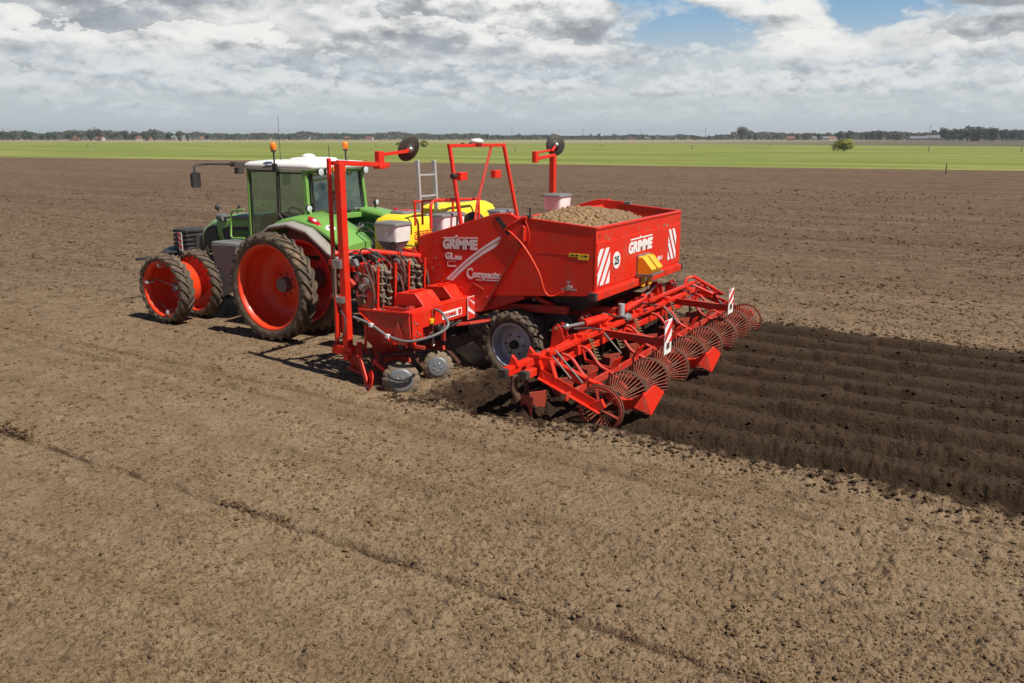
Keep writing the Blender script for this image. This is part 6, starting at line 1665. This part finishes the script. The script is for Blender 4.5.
def farm(L, Wd, h, rh_, wall, roof):
    b = empty('farmhouse', (0, 0, 0))
    part('wall', MB().span(-L / 2, L / 2, -Wd / 2, Wd / 2, -.3, h).prism([(-L / 2, -Wd / 2, h), (-L / 2, Wd / 2, h), (-L / 2, 0, h + rh_)], (.25, 0, 0)).prism([(L / 2 - .25, -Wd / 2, h), (L / 2 - .25, Wd / 2, h), (L / 2 - .25, 0, h + rh_)], (.25, 0, 0)), wall, b)
    rf = part('roof', MB().prism([(-L / 2 - .4, -Wd / 2 - .4, h - .15), (-L / 2 - .4, 0, h + rh_ + .1), (-L / 2 - .4, Wd / 2 + .4, h - .15), (-L / 2 - .4, Wd / 2 + .4, h + .1), (-L / 2 - .4, 0, h + rh_ + .35), (-L / 2 - .4, -Wd / 2 - .4, h + .1)], (L + .8, 0, 0)), roof, b)
    part('chimney', MB().span(L * .25, L * .25 + .7, -.35, .35, h + rh_ * .7, h + rh_ + 1.1), 'wall_brick', rf)
    for s in (1, -1):
        n = max(2, int(L / 4))
        for k in range(n):
            x = -L / 2 + (k + .5) * L / n
            part('window', MB().span(x - .6, x + .6, s * Wd / 2, s * (Wd / 2 + .04), 1.0, 2.4), 'window_dark', b)
    part('door', MB().span(-.5, .5, Wd / 2, Wd / 2 + .05, 0, 2.1), 'bark', b)
    return b
P_ = [farm(14, 8, 3.2, 3.2, 'wall_white', 'roof_tile'), farm(20, 10, 4, 4, 'wall_cream', 'roof_grey'), farm(12, 7, 3.4, 3.0, 'wall_brick', 'roof_tile'), farm(26, 12, 3.5, 3, 'wall_white', 'roof_grey')]
farms = ((76, 1010, 2, .6, 'brick farmhouse under the bare trees at far left of the horizon'), (101, 1000, 0, .2, 'small white farmhouse just right of the bare trees on the horizon'),
         (141, 1050, 0, .9, 'white farmhouse among trees between two groves at left'), (149, 1060, 2, .1, 'brick farmhouse beside the white one between two groves at left'), (172, 1000, 1, .4, 'large cream farmhouse beside the second grove at left'),
         (184, 1010, 1, 1.2, 'second cream farmhouse right of the second grove at left'), (205, 1080, 0, .5, 'small white farmhouse alone right of the left groves'), (370, 1180, 0, .3, 'white farmhouse with red roof seen right of the cab beacons'),
         (348, 1200, 2, .3, 'brick farmhouse seen behind the right cab beacon'), (657, 1250, 3, .2, 'long pale building in the village right of centre'), (648, 1230, 1, .8, 'cream building at the left end of the village right of centre'), (671, 1260, 1, .1, 'cream building at the right end of the village right of centre'),
         (632, 1270, 2, .5, 'brick house left of the village buildings right of centre'), (690, 1240, 0, .5, 'white house right of the village buildings right of centre'), (820, 1020, 3, .3, 'long white shed left of the lone yellow-green tree'), (831, 1030, 0, .8, 'white farmhouse close left of the lone yellow-green tree'),
         (790, 1050, 2, .4, 'brick farmhouse in the tree line at right of centre'), (918, 985, 3, .2, 'long white shed left of the dark wood at right'), (932, 990, 1, .2, 'cream building beside the dark wood at right'), (975, 900, 2, .6, 'brick farmhouse in front of the dark wood at right'))
fused = []
for px, dist, k, rz, lab in farms:
    x, y = far_xy(px, dist + 60)
    o = P_[k] if k not in fused else copy_tree(P_[k], None)
    fused.append(k)
    o.location = (x, y, 0); o.rotation_euler.z = rz; o.scale = (.72, .72, .72)
    tag(o, lab, 'house', 'farms along the horizon')
for px, dist, h in ((512, 1300, 18), (640, 1400, 17), (705, 1250, 18), (928, 1000, 16), (583, 1350, 16)):
    x, y = far_xy(px, dist)
    tag(part('utility_pole', MB().tube([(x, y, 0), (x, y, h)], [.3, .2], 6).box((x, y, h - 1.5), (2.4, .2, .2)), 'post_wood'), 'thin tall pole rising above the far tree line on the horizon', 'utility pole', 'poles on the horizon')

# ------------------------------------------------------------------ thin spring haze over the plain
HB = MB().span(-2600, 5200, -5200, 2600, -1.0, 45.0)
m = bpy.data.materials.new('haze'); m.use_nodes = True
t = NT(m.node_tree); t.n.clear()
o_ = t.node('ShaderNodeOutputMaterial'); pv = t.node('ShaderNodeVolumePrincipled')
pv.inputs['Color'].default_value = (0.86, 0.92, 1.0, 1); pv.inputs['Density'].default_value = 0.00015
pv.inputs['Anisotropy'].default_value = 0.2
t.l.new(pv.outputs[0], o_.inputs['Volume'])
MATS['haze'] = m
tag(part('haze', HB, 'haze'), 'thin pale haze hanging over the plain', 'haze', kind='stuff')
